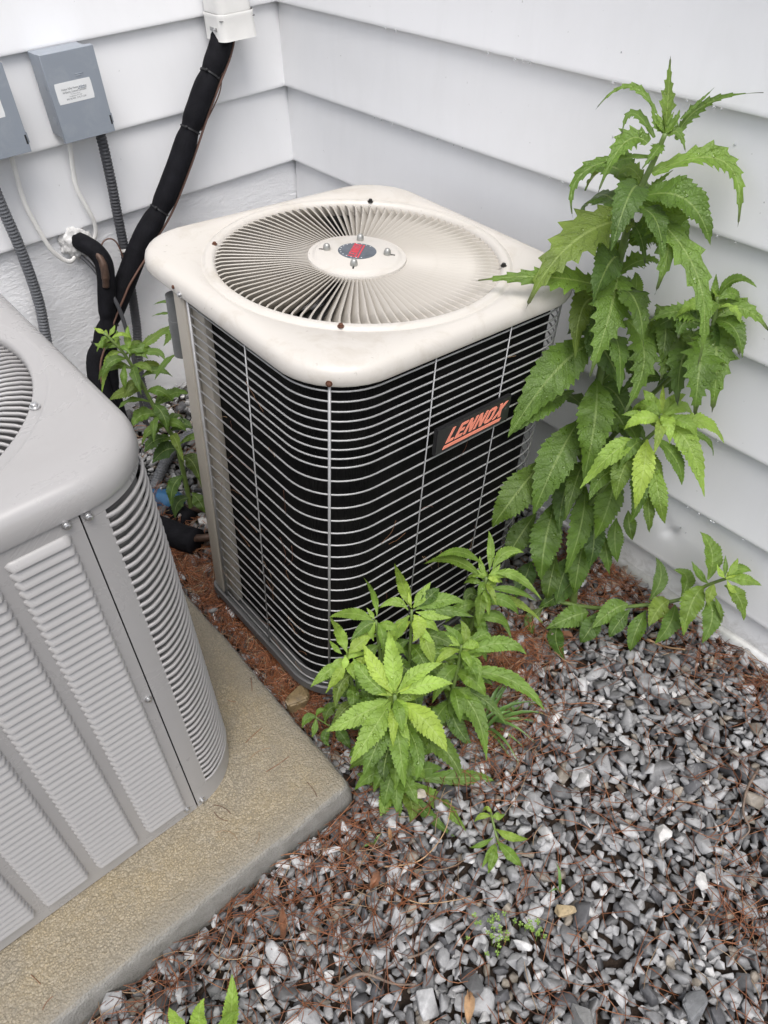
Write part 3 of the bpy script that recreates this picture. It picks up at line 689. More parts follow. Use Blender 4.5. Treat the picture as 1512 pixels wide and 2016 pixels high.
def corner(rot):
    """slotted corner: solid strips at top, bottom and both edges plus bowed slats, for the corner at +x, -y turned by rot"""
    root = None; mb = MB()
    def strip(pts, z0, z1, th=.0022):
        P = [Vector((p[0], p[1], 0)) for p in pts]; inn = []
        for i in range(len(P)):
            d = (P[min(i+1, len(P)-1)] - P[max(i-1, 0)]).normalized(); inn.append(P[i] + Vector((-d.y, d.x, 0)) * th)
        mb.loft([[(p.x, p.y, z0), (p.x, p.y, z1), (q.x, q.y, z1), (q.x, q.y, z0)] for p, q in zip(P, inn)], True, True, True)
    def cp(a0, a1, k): return [(cc + rc*math.cos(a0+(a1-a0)*i/k), -cc + rc*math.sin(a0+(a1-a0)*i/k)) for i in range(k+1)]
    full = [(SEAM + .0021, -G)] + cp(A0, A1, 18) + [(G, -SEAM - .0021)]
    zb = ZT - NS*PIT
    strip(full, ZT + .0035, HR - .001); strip(full, .002, zb + .002)
    strip([(SEAM + .0021, -G)] + cp(A0, S0, 4), zb + .0025, ZT + .003); strip(cp(S1, A1, 4) + [(G, -SEAM - .0021)], zb + .0025, ZT + .003)
    o = mb.build('corner_panel', M['grey_paint'], grey, 40); o.rotation_euler = (0, 0, rot)
    sl = MB(); rings = []
    for i in range(17):
        q = i / 16; a = S0 - .02 + (S1 - S0 + .04) * q; e = min(q, 1-q) * 16; bow = .0042 * min(1, e / 1.6); rr = rc + bow - .0005
        hh = .0034
        ring = [(rr - .0005 + .0012*math.cos(t_)*1.5 , hh*math.sin(t_)) for t_ in np.linspace(-PI/2, PI/2, 7)] + [(rr - .0030, hh*.8), (rr - .0030, -hh*.8)]
        rings.append([(cc + p*math.cos(a), -cc + p*math.sin(a), z) for p, z in ring])
    sl.loft(rings, True, True, True); s0 = sl.build('corner_slat', M['grey_paint'], o, 60); s0.location = (0, 0, ZT - .0085)
    # cap the rounded slot ends: narrow webs between slats
    for k in range(1, NS): copy_part(s0, o, (0, 0, ZT - .0085 - k*PIT))
    return o
c0 = corner(0)
# inner slanted vanes behind the slots
mb = MB()
for k in range(NS):
    z = ZT - .0085 - k*PIT; rings = []
    for i in range(13):
        a = S0 - .05 + (S1 - S0 + .1) * i / 12
        rings.append([(cc + (rc - p)*math.cos(a), -cc + (rc - p)*math.sin(a), z + d) for p, d in ((.011, -.004), (.026, .004), (.026, .0034), (.011, -.0046))])
    mb.loft(rings, True, True, True)
mb.build('inner_vanes', M['fin_metal'], c0, 60)
c1 = corner(PI/2 * 3)
# pressed louvres
def louvre_mesh(wd):
    mb = MB(); rings = []; k = 15
    for i in range(k + 1):
        q = i / k; x = -wd/2 + wd*q; e = min(q, 1-q) * wd / .007; s_ = math.sqrt(max(0, 1 - (1 - min(1, e))**2)); s_ = max(s_, .02)
        hh = .0067 * (0.50 + 0.50*s_)
        prof = [(0.0002, hh), (.0020*s_, hh*.82), (.0046*s_, hh*.42), (.0070*s_, -hh*.12), (.0087*s_, -hh*.62), (.0088*s_, -hh*.80), (.0078*s_, -hh*.90), (.0004, -hh*.60), (-.001, -hh*.9), (-.001, hh)]
        rings.append([(x, -p, z) for p, z in prof])
    mb.loft(rings, True, True, True); return mb
LW = .0838; cols = [.2085 - LW/2 - i*.0995 for i in range(5)]
lv = louvre_mesh(LW).build('louvre', M['grey_paint'], front, 50)
first = True; zl0 = HR - .029
for cxx in cols:
    for k in range(45):
        pos = (cxx - .0003*k*0, -G - .0002, zl0 - k*PIT)
        if first: lv.location = pos; first = False
        else: copy_part(lv, front, pos)
lv2 = None
for yy in (-.16, -.06):
    for k in range(40):
        o = copy_part(lv, sidep, (G + .0002, yy, zl0 - k*PIT), (0, 0, PI/2))
# dark backing in the seams
mb = MB(); mb.box((SEAM - .012, -G + .0045, .004), (SEAM + .02, -G + .006, HR)); mb.box((G - .006, -SEAM - .02, .004), (G - .0045, -SEAM + .012, HR)); mb.build('seam_backing', M['dark'], grey)
def gloc(x, z): return (x + 1.4330 - (z - PZ)*math.sin(math.radians(1.15)), z - PZ)
for x, z, off in ((-1.2089, .1733, -.0045), (-1.1807, .1708, -.0045), (-1.2060, -.2312, 0), (-1.1935, -.6110, 0), (-1.2258, -.6075, 0)):
    lx, lz = gloc(x, z); yy = -G + off
    if lx > cc: yy = -(cc + math.sqrt(max(rc*rc - (lx-cc)**2, 0))) + off
    screw(grey, (lx, yy, lz), M['steel'], (0, -1, 0), 1.05)
screw(grey, (.262, -.165, HR + .046), M['steel'], (0,0,1), 1.2)

# droppings and bits stuck to the grey lid
mb = MB(); rr = random.Random(6)
for x, y, r in ((.205, -.255, .0045), (.135, -.240, .004), (.14, -.232, .0025), (.05, -.30, .003), (.245, .02, .003), (.252, .03, .002), (.10, -.315, .0022), (.18, -.285, .0018), (.265, -.20, .0016), (.11, -.262, .0055), (.118, -.258, .003)):
    mb.sphere((x, y, HR + .0468), r, 9, 6, (rr.uniform(.7, 1.5), rr.uniform(.6, 1.0), .12))
tag(mb.build('dropping', M['sticker'], grey, 180), kind='stuff')

# ------------------------------------------------------------------ things on the left wall
def elec_box(x0, x1, z0, z1, label, mostly):
    root = empty('electrical_box', ((x0+x1)/2, -.012, z0), label, 'electrical box')
    W_ = (x1 - x0)/2; Hh = z1 - z0
    mb = MB(); mb.bbox((-W_+.004, -.066, .006), (W_-.006, .010, Hh-.004), .0015, 2); body = mb.build('box_body', M['box_grey'], root, 40)
    # cover: front sheet with folded lips
    mb = MB(); mb.bbox((-W_, -.0715, 0), (W_, -.0690, Hh), .0007, 1)
    mb.bbox((-W_, -.069, Hh-.0022), (W_, -.052, Hh), .0006, 1); mb.bbox((-W_, -.069, 0), (W_, -.058, .002), .0006, 1); mb.bbox((W_-.002, -.069, .002), (W_, -.056, Hh-.0022), .0006, 1); mb.bbox((-W_, -.069, .002), (-W_+.002, -.062, Hh-.0022), .0006, 1)
    cover = mb.build('cover', M['box_grey'], root, 40)
    mb = MB()
    for zz, ww, xo in ((Hh-.049, .021, .014), (Hh-.0525, .015, .012), (Hh-.0745, .013, .012), (Hh-.0780, .020, .012)): mb.bbox((xo-ww/2, -.0724, zz), (xo+ww/2, -.0712, zz+.0015), .0004, 1)
    mb.build('embossed_mark', M['box_grey'], cover, 40)
    mb = MB(); mb.bbox((W_-.0005, -.068, .018), (W_+.0035, -.054, .040), .0012, 2); mb.build('latch', M['box_grey'], cover, 40)
    mb = MB(); mb.bbox((W_-.0052, -.0719, .017), (W_-.0012, -.0708, .037), .0003, 1); mb.build('latch_slot', M['dark'], cover)
    mb = MB()
    for zz in (.040, .115): mb.lathe([(.0001, 0), (.010, 0), (.0102, .0008), (.0086, .0010), (.0001, .0010)], 20, Matrix.Translation((-W_+.0042, -.034, zz)) @ Matrix.Rotation(-PI/2, 4, 'Y'))
    mb.build('knockout', M['box_grey'], body, 40)
    # sticker with its printed lines
    lw, lh = .0868, .0432; lx0, lz0 = -W_ + .0130, .0808
    mb = MB(); mb.loft([[(p[0]+lx0+lw/2, y, p[1]+lz0+lh/2) for p in rrect_ring(lw/2, .0022, 40, 0, hy=lh/2)] for y in (-.0714, -.0718)], True, False, True)
    st = mb.build('sticker', M['sticker'], cover, 30)
    B = Matrix.Rotation(PI/2, 4, 'X')
    for body_, sz, zz, sx, bold in (('Hudson Valley Heating & Cooling', .0062, .0270, .72, .008), ('All Electric, Licensed Contractor', .0062, .0205, .70, .008), ('P.O. Sharon Street', .0042, .0160, .72, .0), ('Poughkeepsie, NY 12601', .0042, .0118, .72, .0), ('(845) 462-4440   (914) 271-2249', .0050, .0066, .72, .004)):
        text_obj('printed_line', body_, sz, M['ink'], st, Matrix.Translation((lx0 + lw*.50, -.07195, lz0 + zz)) @ B, sx, 'CENTER', bold*.01)
    return root
elec_box(-.686, -.559, .229, .4125, 'blue grey electrical box with its whole white sticker showing, nearer the black pipe', True)
elec_box(-.897, -.7675, .2325, .4140, 'blue grey electrical box cut off by the photo edge, left of the other box', False)
# line set cover
root = empty('line_set_cover', (-.170, -.01, .36), 'white plastic pipe cover running up the wall, the black pipe coming out of its foot', 'pipe cover')
def cover_ring(x0, x1, d, r, z, tilt=0.0):
    out = [(x0, 0.0, z)]
    for i in range(9): a = PI + PI/2*i/8; out.append((x0 + r + r*math.cos(a), -d + r + r*math.sin(a), z + tilt*(0)))
    for i in range(9): a = 1.5*PI + PI/2*i/8; out.append((x1 - r + r*math.cos(a), -d + r + r*math.sin(a), z))
    out.append((x1, 0.0, z)); return out
mb = MB(); mb.loft([cover_ring(-.052, .047, .074, .020, z) for z in (.045, .9, 2.0)], True, True, True); mb.build('cover_channel', M['plastic_white'], root, 50)
mb = MB()
def shell(zs_, th=.0025):
    outer = [cover_ring(-.0555 - e, .0505 + e, .078 + e, .021, z) for z, e in zs_]; inner = [cover_ring(-.0555 - e + th, .0505 + e - th, .078 + e - th, .019, z) for z, e in zs_[::-1]]
    mb.loft(outer + inner, False)
    n_ = len(outer[0]); o = len(mb.v)
    mb.add(outer[0] + inner[-1], [(i, i+1, n_+i+1, n_+i) for i in range(n_-1)]); mb.add(outer[-1] + inner[0], [(i, i+1, n_+i+1, n_+i) for i in range(n_-1)])
shell([(.0, .0015), (.004, .001), (.05, 0), (.056, .001), (.059, .0)]); endp = mb.build('end_piece', M['plastic_white'], root, 50)
mb = MB(); mb.box((-.053, -.075, .0445), (.048, -.001, .0455)); mb.build('liner', M['dark'], root)
mb = MB(); mb.bbox((-.0583, -.056, .0215), (-.0560, -.024, .0300), .001, 2); mb.build('screw_slot', M['grey_plastic'], endp, 40)
screw(root, (-.0578, -.048, .0255), M['steel'], (-1, 0, 0), .7)
# big black insulated refrigerant line with its ties and thermostat wire
def sleeve(path, rad, ties, k=8):
    P = smooth_path(path, k); m_ = len(P); L = [0]
    for i in range(1, m_): L.append(L[-1] + (P[i]-P[i-1]).length)
    Rr = []
    for i in range(m_):
        u = L[i] / L[-1]; r = rad
        for t_ in ties: r -= rad * .17 * math.exp(-((u - t_) / .012)**2)
        Rr.append(r * (1 + .03*noise.noise(P[i]*20)))
    def at(u):
        s_ = u * L[-1]
        for i in range(1, m_):
            if L[i] >= s_: f = (s_ - L[i-1]) / max(L[i]-L[i-1], 1e-9); return P[i-1].lerp(P[i], f), (P[i]-P[i-1]).normalized()
        return P[-1], (P[-1]-P[-2]).normalized()
    return P, Rr, at
big = empty('refrigerant_line', (-.62, -.08, -.4), 'long black foam insulated pipe slanting down the wall from the white pipe cover', 'insulated pipe')
bpath = [(-.188, -.040, .45), (-.199, -.041, .372), (-.222, -.048, .335), (-.266, -.055, .287), (-.322, -.055, .214), (-.396, -.058, .114), (-.476, -.060, .018), (-.556, -.062, -.054), (-.640, -.064, -.154), (-.694, -.072, -.210), (-.745, -.088, -.262), (-.792, -.10, -.325), (-.815, -.13, -.42), (-.825, -.20, -.55), (-.835, -.32, -.625), (-.80, -.50, -.64)]
TIES = (.115, .205, .345, .555, .60, .77)
P, Rr, at = sleeve(bpath, .0285, TIES, 14)
def wpart(o, parent): o.parent = parent; o.matrix_parent_inverse = Matrix.Translation(-parent.location); return o
mb = MB(); mb.tube(P, Rr, 16); wpart(mb.build('insulation_sleeve', M['foam'], None, 180), big)
for u in TIES:
    c_, d = at(u); q = d.to_track_quat('Z', 'Y').to_matrix().to_4x4(); mb = MB()
    mb.lathe([(.0245, -.002), (.0268, -.002), (.0268, .002), (.0245, .002)], 20, Matrix.Translation(c_) @ q)
    e = Vector((-.75, -.6, .25)).normalized(); e = (e - d*e.dot(d)).normalized(); mb.sphere(c_ + e*.0285, .0042, 8, 6); mb.tube([c_ + e*.028, c_ + e*.036 + d*.002], .0018, 6)
    wpart(mb.build('cable_tie', M['rubber'], None, 40), big)
off = []
for i, u in enumerate(np.linspace(0.015, .66, 34)):
    c_, d = at(float(u)); side_ = d.cross(Vector((0, -1, 0))).normalized(); s_ = -1 if u < .36 else (-1 + 1.25*(min(1, (u-.36)/.08)))
    off.append(c_ + side_ * (-.0265*s_ if False else .0265 * (1 if u < .38 else (1 - 1.15*min(1, (u-.38)/.10)))) * -1 + Vector((0, -.011 - (.019 if u > .42 else .005), 0)))
mb = MB(); mb.tube(smooth_path(off, 3), .0030, 7); wpart(mb.build('thermostat_wire', M['brown_wire'], None, 180), big)
c1_, _ = at(.115); c2_, _ = at(.21)
mb = MB(); mb.tube(smooth_path([c1_ + Vector((.030, -.012, .0)), c1_.lerp(c2_, .35) + Vector((.045, -.012, 0)), c1_.lerp(c2_, .7) + Vector((.040, -.012, 0)), c2_ + Vector((.028, -.012, 0))], 8), .0018, 6); wpart(mb.build('thermostat_wire', M['brown_wire'], None, 180), big)
mb = MB(); mb.tube(smooth_path([(-.190, -.055, .40), (-.208, -.060, .335), (-.222, -.058, .305), (-.240, -.055, .275), (-.300, -.050, .19)], 6), [.0075]*25, 8); wpart(mb.build('liquid_line', M['rubber'], None, 180), big)
# second line: from the hole in the wall, copper elbow showing, going down behind the pipes
sec = empty('refrigerant_line', (-.70, -.05, -.3), 'black insulated pipe bending down from the sealed wall hole, bare copper elbow showing', 'insulated pipe')
P, Rr, at = sleeve([(-.705, .03, -.030), (-.700, -.030, -.028), (-.688, -.062, -.042), (-.682, -.078, -.070), (-.690, -.084, -.110), (-.707, -.088, -.165), (-.724, -.090, -.225), (-.748, -.092, -.31), (-.772, -.10, -.40), (-.79, -.13, -.52), (-.80, -.25, -.63), (-.79, -.42, -.655)], .0235, (.30, .52), 10)
mb = MB(); mb.tube(P, Rr, 14); wpart(mb.build('insulation_sleeve', M['foam'], None, 180), sec)
mb = MB(); mb.tube(smooth_path([(-.694, -.066, -.034), (-.690, -.090, -.052), (-.692, -.1005, -.076), (-.699, -.1045, -.104), (-.704, -.1045, -.122)], 6), [.0095]*9 + [.0105]*9 + [.0085]*7, 12); wpart(mb.build('copper_elbow', M['copper'], None, 180), sec)
mb = MB(); bm = bmesh.new(); bmesh.ops.create_icosphere(bm, subdivisions=4, radius=1)
for v in bm.verts:
    d = 1 + .30*noise.noise(v.co*2.6) + .12*noise.noise(v.co*7); v.co = Vector((v.co.x*.040*d - .708, v.co.y*.020*d + .008, v.co.z*.043*d - .032))
mb.bm(bm); tag(mb.build('sealant_patch', M['putty'], None, 180), 'lump of white sealant on the stucco round the pipe hole', 'sealant')
mb = MB(); mb.tube(smooth_path([(-.716, -.02, -.06), (-.705, -.05, -.085), (-.695, -.09, -.135), (-.69, -.12, -.21), (-.70, -.13, -.36), (-.715, -.13, -.47), (-.72, -.14, -.60), (-.725, -.16, -.66)], 8), .0055, 8); tag(mb.build('thin_hose', M['conduit_dark'], None, 180), 'thin dark hose hanging down from the wall hole beside the black pipes', 'hose')
# corrugated conduits
def corrugated(path, r, pitch, k=40):
    P = smooth_path(path, k); L = 0; Rr = []
    for i, p in enumerate(P):
        if i: L += (p - P[i-1]).length
        Rr.append(r * (1 + .065*math.sin(2*PI*L/pitch)))
    mb = MB(); mb.tube(P, Rr, 12); return mb
o = corrugated([(-.582, -.040, .236), (-.5825, -.040, .19), (-.588, -.040, .10), (-.594, -.036, .02), (-.605, -.034, -.115), (-.629, -.038, -.29), (-.650, -.045, -.37), (-.672, -.055, -.47), (-.675, -.08, -.60), (-.665, -.10, -.66)], .0125, .0085, 70).build('conduit', M['conduit_dark'], None, 180)
tag(o, 'grey ribbed conduit dropping from the fully visible box, passing behind the black pipe', 'conduit')
o = corrugated([(-.868, -.042, .24), (-.867, -.042, .13), (-.861, -.040, .014), (-.8645, -.040, -.12), (-.8815, -.045, -.22), (-.90, -.055, -.32), (-.905, -.07, -.52), (-.90, -.10, -.66)], .0135, .0085, 80).build('conduit', M['conduit'], None, 180)
tag(o, 'grey ribbed conduit dropping from the cut off box at the photo edge', 'conduit')
o = corrugated([(-.83, -.36, -.60), (-.76, -.31, -.575), (-.70, -.27, -.572), (-.63, -.24, -.578), (-.56, -.22, -.585)], .0150, .0085, 70).build('conduit', M['conduit'], None, 180)
tag(o, 'grey ribbed conduit lying across the gravel towards the pale slab', 'conduit')
def flat_cable(path, label):
    mb = MB(); P = smooth_path(path, 10); rings = []
    for i, p in enumerate(P):
        d = (P[min(i+1, len(P)-1)] - P[max(i-1, 0)]).normalized(); n_ = Vector((0, -1, 0)); n_ = (n_ - d*n_.dot(d)).normalized(); s_ = d.cross(n_)
        rings.append([p + s_*.0058*math.cos(a) + n_*.0032*math.sin(a) for a in np.linspace(0, 2*PI, 10, endpoint=False)])
    mb.loft(rings, True, True, True); return tag(mb.build('cable', M['plastic_white'], None, 180), label, 'cable')
flat_cable([(-.800, -.03, .245), (-.802, -.022, .19), (-.806, -.018, .13), (-.804, -.018, .08), (-.786, -.016, -.012), (-.765, -.012, -.052), (-.745, -.012, -.068), (-.728, -.010, -.062)], 'white flat cable looping from the cut off box down to the sealed hole')
flat_cable([(-.6575, -.03, .240), (-.659, -.024, .20), (-.667, -.018, .145), (-.671, -.018, .10), (-.657, -.017, .035), (-.6525, -.014, .010), (-.656, -.010, -.02), (-.668, -.008, -.036), (-.682, -.008, -.040)], 'white flat cable running from the fully visible box down to the sealed hole')
mb = MB(); mb.tube(smooth_path([(-.672, -.05, -.05), (-.655, -.045, -.032), (-.635, -.045, -.030), (-.622, -.05, -.045), (-.617, -.052, -.09), (-.622, -.05, -.14)], 8), .0022, 6); tag(mb.build('thin_wire', M['brown_wire'], None, 180), 'thin brown wire looping from the black elbow to the ribbed conduit', 'wire')
mb = MB(); mb.lathe([(.0125, -.003), (.0158, -.003), (.0158, .003), (.0125, .003)], 16, Matrix.Translation((-.6015, -.035, -.072))); tag(mb.build('cable_tie', M['plastic_white'], None, 40), 'small white tie round the ribbed conduit next to the black pipe', 'cable tie')
# filter drier and the pipes at the foot of the cream condenser
root = empty('filter_drier', (-.800, -.42, -.64), 'blue metal filter cylinder lying on the ground behind the grey condenser', 'filter')
Q = Matrix.Translation((-.815, -.395, -.628)) @ Vector((.24, -.62, .05)).normalized().to_track_quat('Z', 'Y').to_matrix().to_4x4()
mb = MB(); mb.lathe([(.001, -.075), (.020, -.072), (.033, -.058), (.035, -.045), (.035, .028), (.0335, .036), (.026, .043), (.024, .052), (.012, .060), (.001, .061)], 28, Q); wpart(mb.build('canister', M['blue'], None, 50), root)
mb = MB(); mb.tube(smooth_path([Q @ Vector((0, 0, .055)), Q @ Vector((0, 0, .095)), Q @ Vector((.01, 0, .135)), (-.74, -.585, -.60), (-.68, -.60, -.60)], 6), .0075, 10); wpart(mb.build('copper_stub', M['copper'], None, 180), root)
root = empty('insulated_pipe', (-.84, -.55, -.65), 'short thick black insulated pipe with bare copper end beside the cream condenser', 'insulated pipe')
mb = MB(); mb.tube(smooth_path([(-.93, -.36, -.640), (-.895, -.46, -.632), (-.860, -.545, -.628), (-.835, -.60, -.625)], 6), [.034]*6 + [.038]*6 + [.036]*7, 16); wpart(mb.build('insulation_sleeve', M['foam'], None, 180), root)
mb = MB(); mb.tube(smooth_path([(-.845, -.585, -.617), (-.815, -.615, -.612), (-.78, -.64, -.61), (-.72, -.66, -.61)], 6), .0105, 12); wpart(mb.build('copper_end', M['copper'], None, 180), root)

# ------------------------------------------------------------------ crushed stone bed
GX0, GX1, GY0, GY1, GS = -2.3, -0.004, -2.7, 0.016, 0.004
gw, gh = int((GX1-GX0)/GS)+1, int((GY1-GY0)/GS)+1
HM = np.array([[ground_z(GX0 + i*GS, GY0 + j*GS) - .004 for i in range(gw)] for j in range(gh)], np.float32)
BASE = HM.copy()
def base_stones(k):
    out = []; rr = random.Random(3)
    for q in range(k):
        bm = bmesh.new()
        for _ in range(rr.randint(9, 14)):
            v = Vector((rr.gauss(0,1), rr.gauss(0,1), rr.gauss(0,1))).normalized() * rr.uniform(.82, 1.1); v = Vector([max(-.76, min(.76, c)) for c in v]); bm.verts.new(v)
        r = bmesh.ops.convex_hull(bm, input=bm.verts[:]); bmesh.ops.delete(bm, geom=[e for e in r['geom_interior'] if isinstance(e, bmesh.types.BMVert)], context='VERTS')
        bmesh.ops.dissolve_limit(bm, angle_limit=math.radians(14), verts=bm.verts[:], edges=bm.edges[:])
        bmesh.ops.bevel(bm, geom=bm.edges[:], offset=.05, segments=1, affect='EDGES', clamp_overlap=True)
        bmesh.ops.triangulate(bm, faces=bm.faces[:]); bm.verts.index_update()
        out.append((np.array([v.co[:] for v in bm.verts], np.float32), np.array([[v.index for v in f.verts] for f in bm.faces], np.int32))); bm.free()
    return out
SH = base_stones(26)
LI = np.array(LO.inverted())
def blocked(x, y, r):
    if PX0 - r*.55 < x < PX1 + r*.55 and PY0 - r*.55 < y < PY1 + r*.55: return True
    if -.80 + .02 < x < -.31 and -1.20 < y < -.72: return True
    return False
def stone_colour(rr):
    q = rr.random()
    if q < .70: g = rr.uniform(.095, .36); return (g*1.0, g*1.0, g*1.005)
    if q < .82: g = rr.uniform(.32, .48); return (g, g*1.0, g*1.0)
    if q < .90: g = rr.uniform(.055, .10); return (g, g, g*1.05)
    if q < .96: g = rr.uniform(.14, .26); return (g*1.12, g*.98, g*.80)
    g = rr.uniform(.45, .60); return (g, g*.99, g*.97)
rs = random.Random(21)
stones = []
def drop_stone(x, y, sc, rot, shape, col, sink=.42):
    V = SH[shape][0] * np.array(sc, np.float32); Rm = np.array(rot.to_matrix(), np.float32); V = V @ Rm.T
    r = float(np.hypot(V[:,0], V[:,1]).max()) * .82; hz = float(V[:,2].max())
    i0, i1 = max(int((x - r - GX0)/GS), 0), min(int((x + r - GX0)/GS)+1, gw-1); j0, j1 = max(int((y - r - GY0)/GS), 0), min(int((y + r - GY0)/GS)+1, gh-1)
    if i1 <= i0 or j1 <= j0: return
    sub = HM[j0:j1, i0:i1]; X = GX0 + np.arange(i0, i1)*GS - x; Y = GY0 + np.arange(j0, j1)*GS - y
    d2 = (X[None,:]**2 + Y[:,None]**2) / (r*r); mk = d2 < 1
    if not mk.any(): return
    hh = sub[mk]; h0 = float(np.percentile(hh, 62)); zc = h0 + hz*(1 - sink)
    top = zc + hz*.85*np.sqrt(np.maximum(0, 1 - d2)); sub[mk] = np.maximum(sub, np.where(mk, top, -9))[mk]
    stones.append((V + np.array((x, y, zc), np.float32), shape, col, (x, y, zc), sc, rot))
def rand_rot(): return (Matrix.Rotation(rs.uniform(0, 2*PI), 3, 'Z') @ Matrix.Rotation(rs.gauss(0, .42), 3, 'X') @ Matrix.Rotation(rs.gauss(0, .42), 3, 'Y')).to_quaternion()
def vis_zone(x, y):
    p = Vector((x, y, -.7)) - CAM_P; d = p.dot(CAM_F); 
    if d < .2: return False
    u, v = 756 + 1487*p.dot(CAM_R)/d, 1008 + 1487*p.dot(CAM_D)/d
    return -160 < u < 1680 and 300 < v < 2240
gx = GX0 + .02
while gx < GX1 - .012:
    gy = GY0 + .02
    while gy < GY1 - .02:
        x, y = min(gx + rs.uniform(-.006, .006), GX1 - .014), gy + rs.uniform(-.006, .006)
        if not blocked(x, y, .012) and (vis_zone(x, y) or rs.random() < .3):
            a = rs.uniform(.0105, .0145); drop_stone(x, y, (a*1.25, a*.95, a*.7), rand_rot(), rs.randrange(len(SH)), stone_colour(rs), .5)
        gy += .0175
    gx += .0175
tries = 0; NST = len(stones) + 3900
while len(stones) < NST and tries < 90000:
    tries += 1
    best = None
    for _ in range(5):
        x, y = rs.uniform(GX0 + .02, GX1 - .012), rs.uniform(GY0 + .02, GY1 - .03)
        if blocked(x, y, .016): continue
        if not vis_zone(x, y) and rs.random() < .72: continue
        h = HM[int((y-GY0)/GS), int((x-GX0)/GS)] - BASE[int((y-GY0)/GS), int((x-GX0)/GS)]
        if best is None or h < best[0]: best = (h, x, y)
    if best is None or best[0] > .040: continue
    _, x, y = best
    q = rs.random(); a = math.exp(rs.gauss(math.log(.0152), .32)); a = min(max(a, .008), .030)
    sc = (a*rs.uniform(1.05, 1.45), a*rs.uniform(.75, 1.05), a*rs.uniform(.42, .75))
    drop_stone(x, y, sc, rand_rot(), rs.randrange(len(SH)), stone_colour(rs))
# the stones that show largest are single parts of the ground, the rest one heap
def px_size(s):
    p = Vector(s[3]) - CAM_P; d = p.dot(CAM_F)
    if d < .2: return 0
    u, v = 756 + 1487*p.dot(CAM_R)/d, 1008 + 1487*p.dot(CAM_D)/d
    if not (0 < u < 1512 and 500 < v < 2016): return 0
    x, y = s[3][:2]; hidden = s[3][2] + s[4][2]*.4 < HM[min(int((y-GY0)/GS), gh-1), min(int((x-GX0)/GS), gw-1)]
    return 0 if hidden else s[4][0] / d
order = sorted(range(len(stones)), key=lambda i: -px_size(stones[i]))
single = set(order[:290])
smesh = []
for V, F in SH:
    me = bpy.data.meshes.new('stone'); me.from_pydata(V.tolist(), [], F.tolist()); me.materials.append(M['stone_obj']); smesh.append(me)
for i in order[:290]:
    _, sh, col, pos, sc, rot = stones[i]
    o = link('stone', smesh[sh], None, ground); o.location = pos; o.scale = sc; o.rotation_mode = 'QUATERNION'; o.rotation_quaternion = rot; o.color = (*col, 1)
vv, ff, ccol, off = [], [], [], 0
for i, s_ in enumerate(stones):
    if i in single: continue
    vv.append(s_[0]); ff.append(SH[s_[1]][1] + off); off += len(s_[0]); ccol.append(np.tile(np.array([*s_[2], 1], np.float32), (len(s_[0]), 1)))
vv = np.concatenate(vv); ff = np.concatenate(ff); ccol = np.concatenate(ccol)
me = bpy.data.meshes.new('gravel'); me.vertices.add(len(vv)); me.vertices.foreach_set('co', vv.ravel())
me.loops.add(len(ff)*3); me.loops.foreach_set('vertex_index', ff.ravel()); me.polygons.add(len(ff)); me.polygons.foreach_set('loop_start', np.arange(0, len(ff)*3, 3)); me.polygons.foreach_set('loop_total', np.full(len(ff), 3))
a = me.attributes.new('Col', 'FLOAT_COLOR', 'POINT'); a.data.foreach_set('color', ccol.ravel()); me.update(); me.validate()
gravel = link('gravel', me, M['stone_attr'], ground); tag(gravel, kind='stuff')
print('stones', len(stones), 'tris', len(ff))
def top_at(x, y, r=1):
    i, j = int((x-GX0)/GS), int((y-GY0)/GS)
    if not (r < i < gw-r-1 and r < j < gh-r-1): return -.7
    return float(HM[j-r:j+r+1, i-r:i+r+1].max())
# some stones that stand out are things of their own
def rock(x, y, sc, seed, col, label, name='rock', rz=0.0, up=.0):
    rr = random.Random(seed); bm = bmesh.new()
    for _ in range(16):
        v = Vector((rr.gauss(0,1), rr.gauss(0,1), rr.gauss(0,1))).normalized() * rr.uniform(.85, 1.1); bm.verts.new([max(-.85, min(.85, c)) for c in v])
    r = bmesh.ops.convex_hull(bm, input=bm.verts[:]); bmesh.ops.delete(bm, geom=[e for e in r['geom_interior'] if isinstance(e, bmesh.types.BMVert)], context='VERTS')
    bmesh.ops.bevel(bm, geom=bm.edges[:], offset=.12, segments=2, affect='EDGES', clamp_overlap=True); bmesh.ops.triangulate(bm, faces=bm.faces[:])
    for v in bm.verts: v.co = Vector((v.co.x*sc[0], v.co.y*sc[1], v.co.z*sc[2])) * (1 + .05*noise.noise(v.co*3))
    mb = MB(); mb.bm(bm); o = mb.build(name, M['stone_obj'], None, 30); o.color = (*col, 1); o.rotation_euler = (rr.uniform(-.25,.25), rr.uniform(-.25,.25), rz)
    o.location = (x, y, top_at(x, y, 2) + sc[2]*.45 + up); return tag(o, label, name)
rock(-.905, -1.150, (.046, .030, .024), 4, (.20, .145, .075), 'ochre brown rock wedged under the front corner of the cream condenser', rz=.5)
rock(-.548, -1.868, (.021, .019, .017), 8, (.56, .55, .53), 'round white pebble, the brightest stone on the grey gravel')
rock(-.560, -1.965, (.021, .014, .012), 15, (.55, .54, .52), 'angular white stone lower right of the round white pebble', rz=.8)
rock(-.795, -1.835, (.024, .014, .012), 12, (.42, .33, .20), 'pale tan stone beside the clover sprigs', rz=-.6)
rock(-.905, -1.965, (.034, .021, .021), 31, (.20, .20, .195), 'large pyramid shaped grey stone near the bottom of the photo', rz=.9)
rock(-.745, -2.075, (.036, .026, .024), 32, (.17, .175, .18), 'large mottled grey stone near the bottom right of the gravel', rz=.2)
rock(-.845, -1.50, (.016, .014, .013), 9, (.40, .36, .30), 'small cream stone on the gravel below the bright weed')
rock(-.14, -1.345, (.026, .016, .014), 44, (.40, .41, .41), 'pale stone in the gap between the hanging leaves and the right wall', rz=.4)

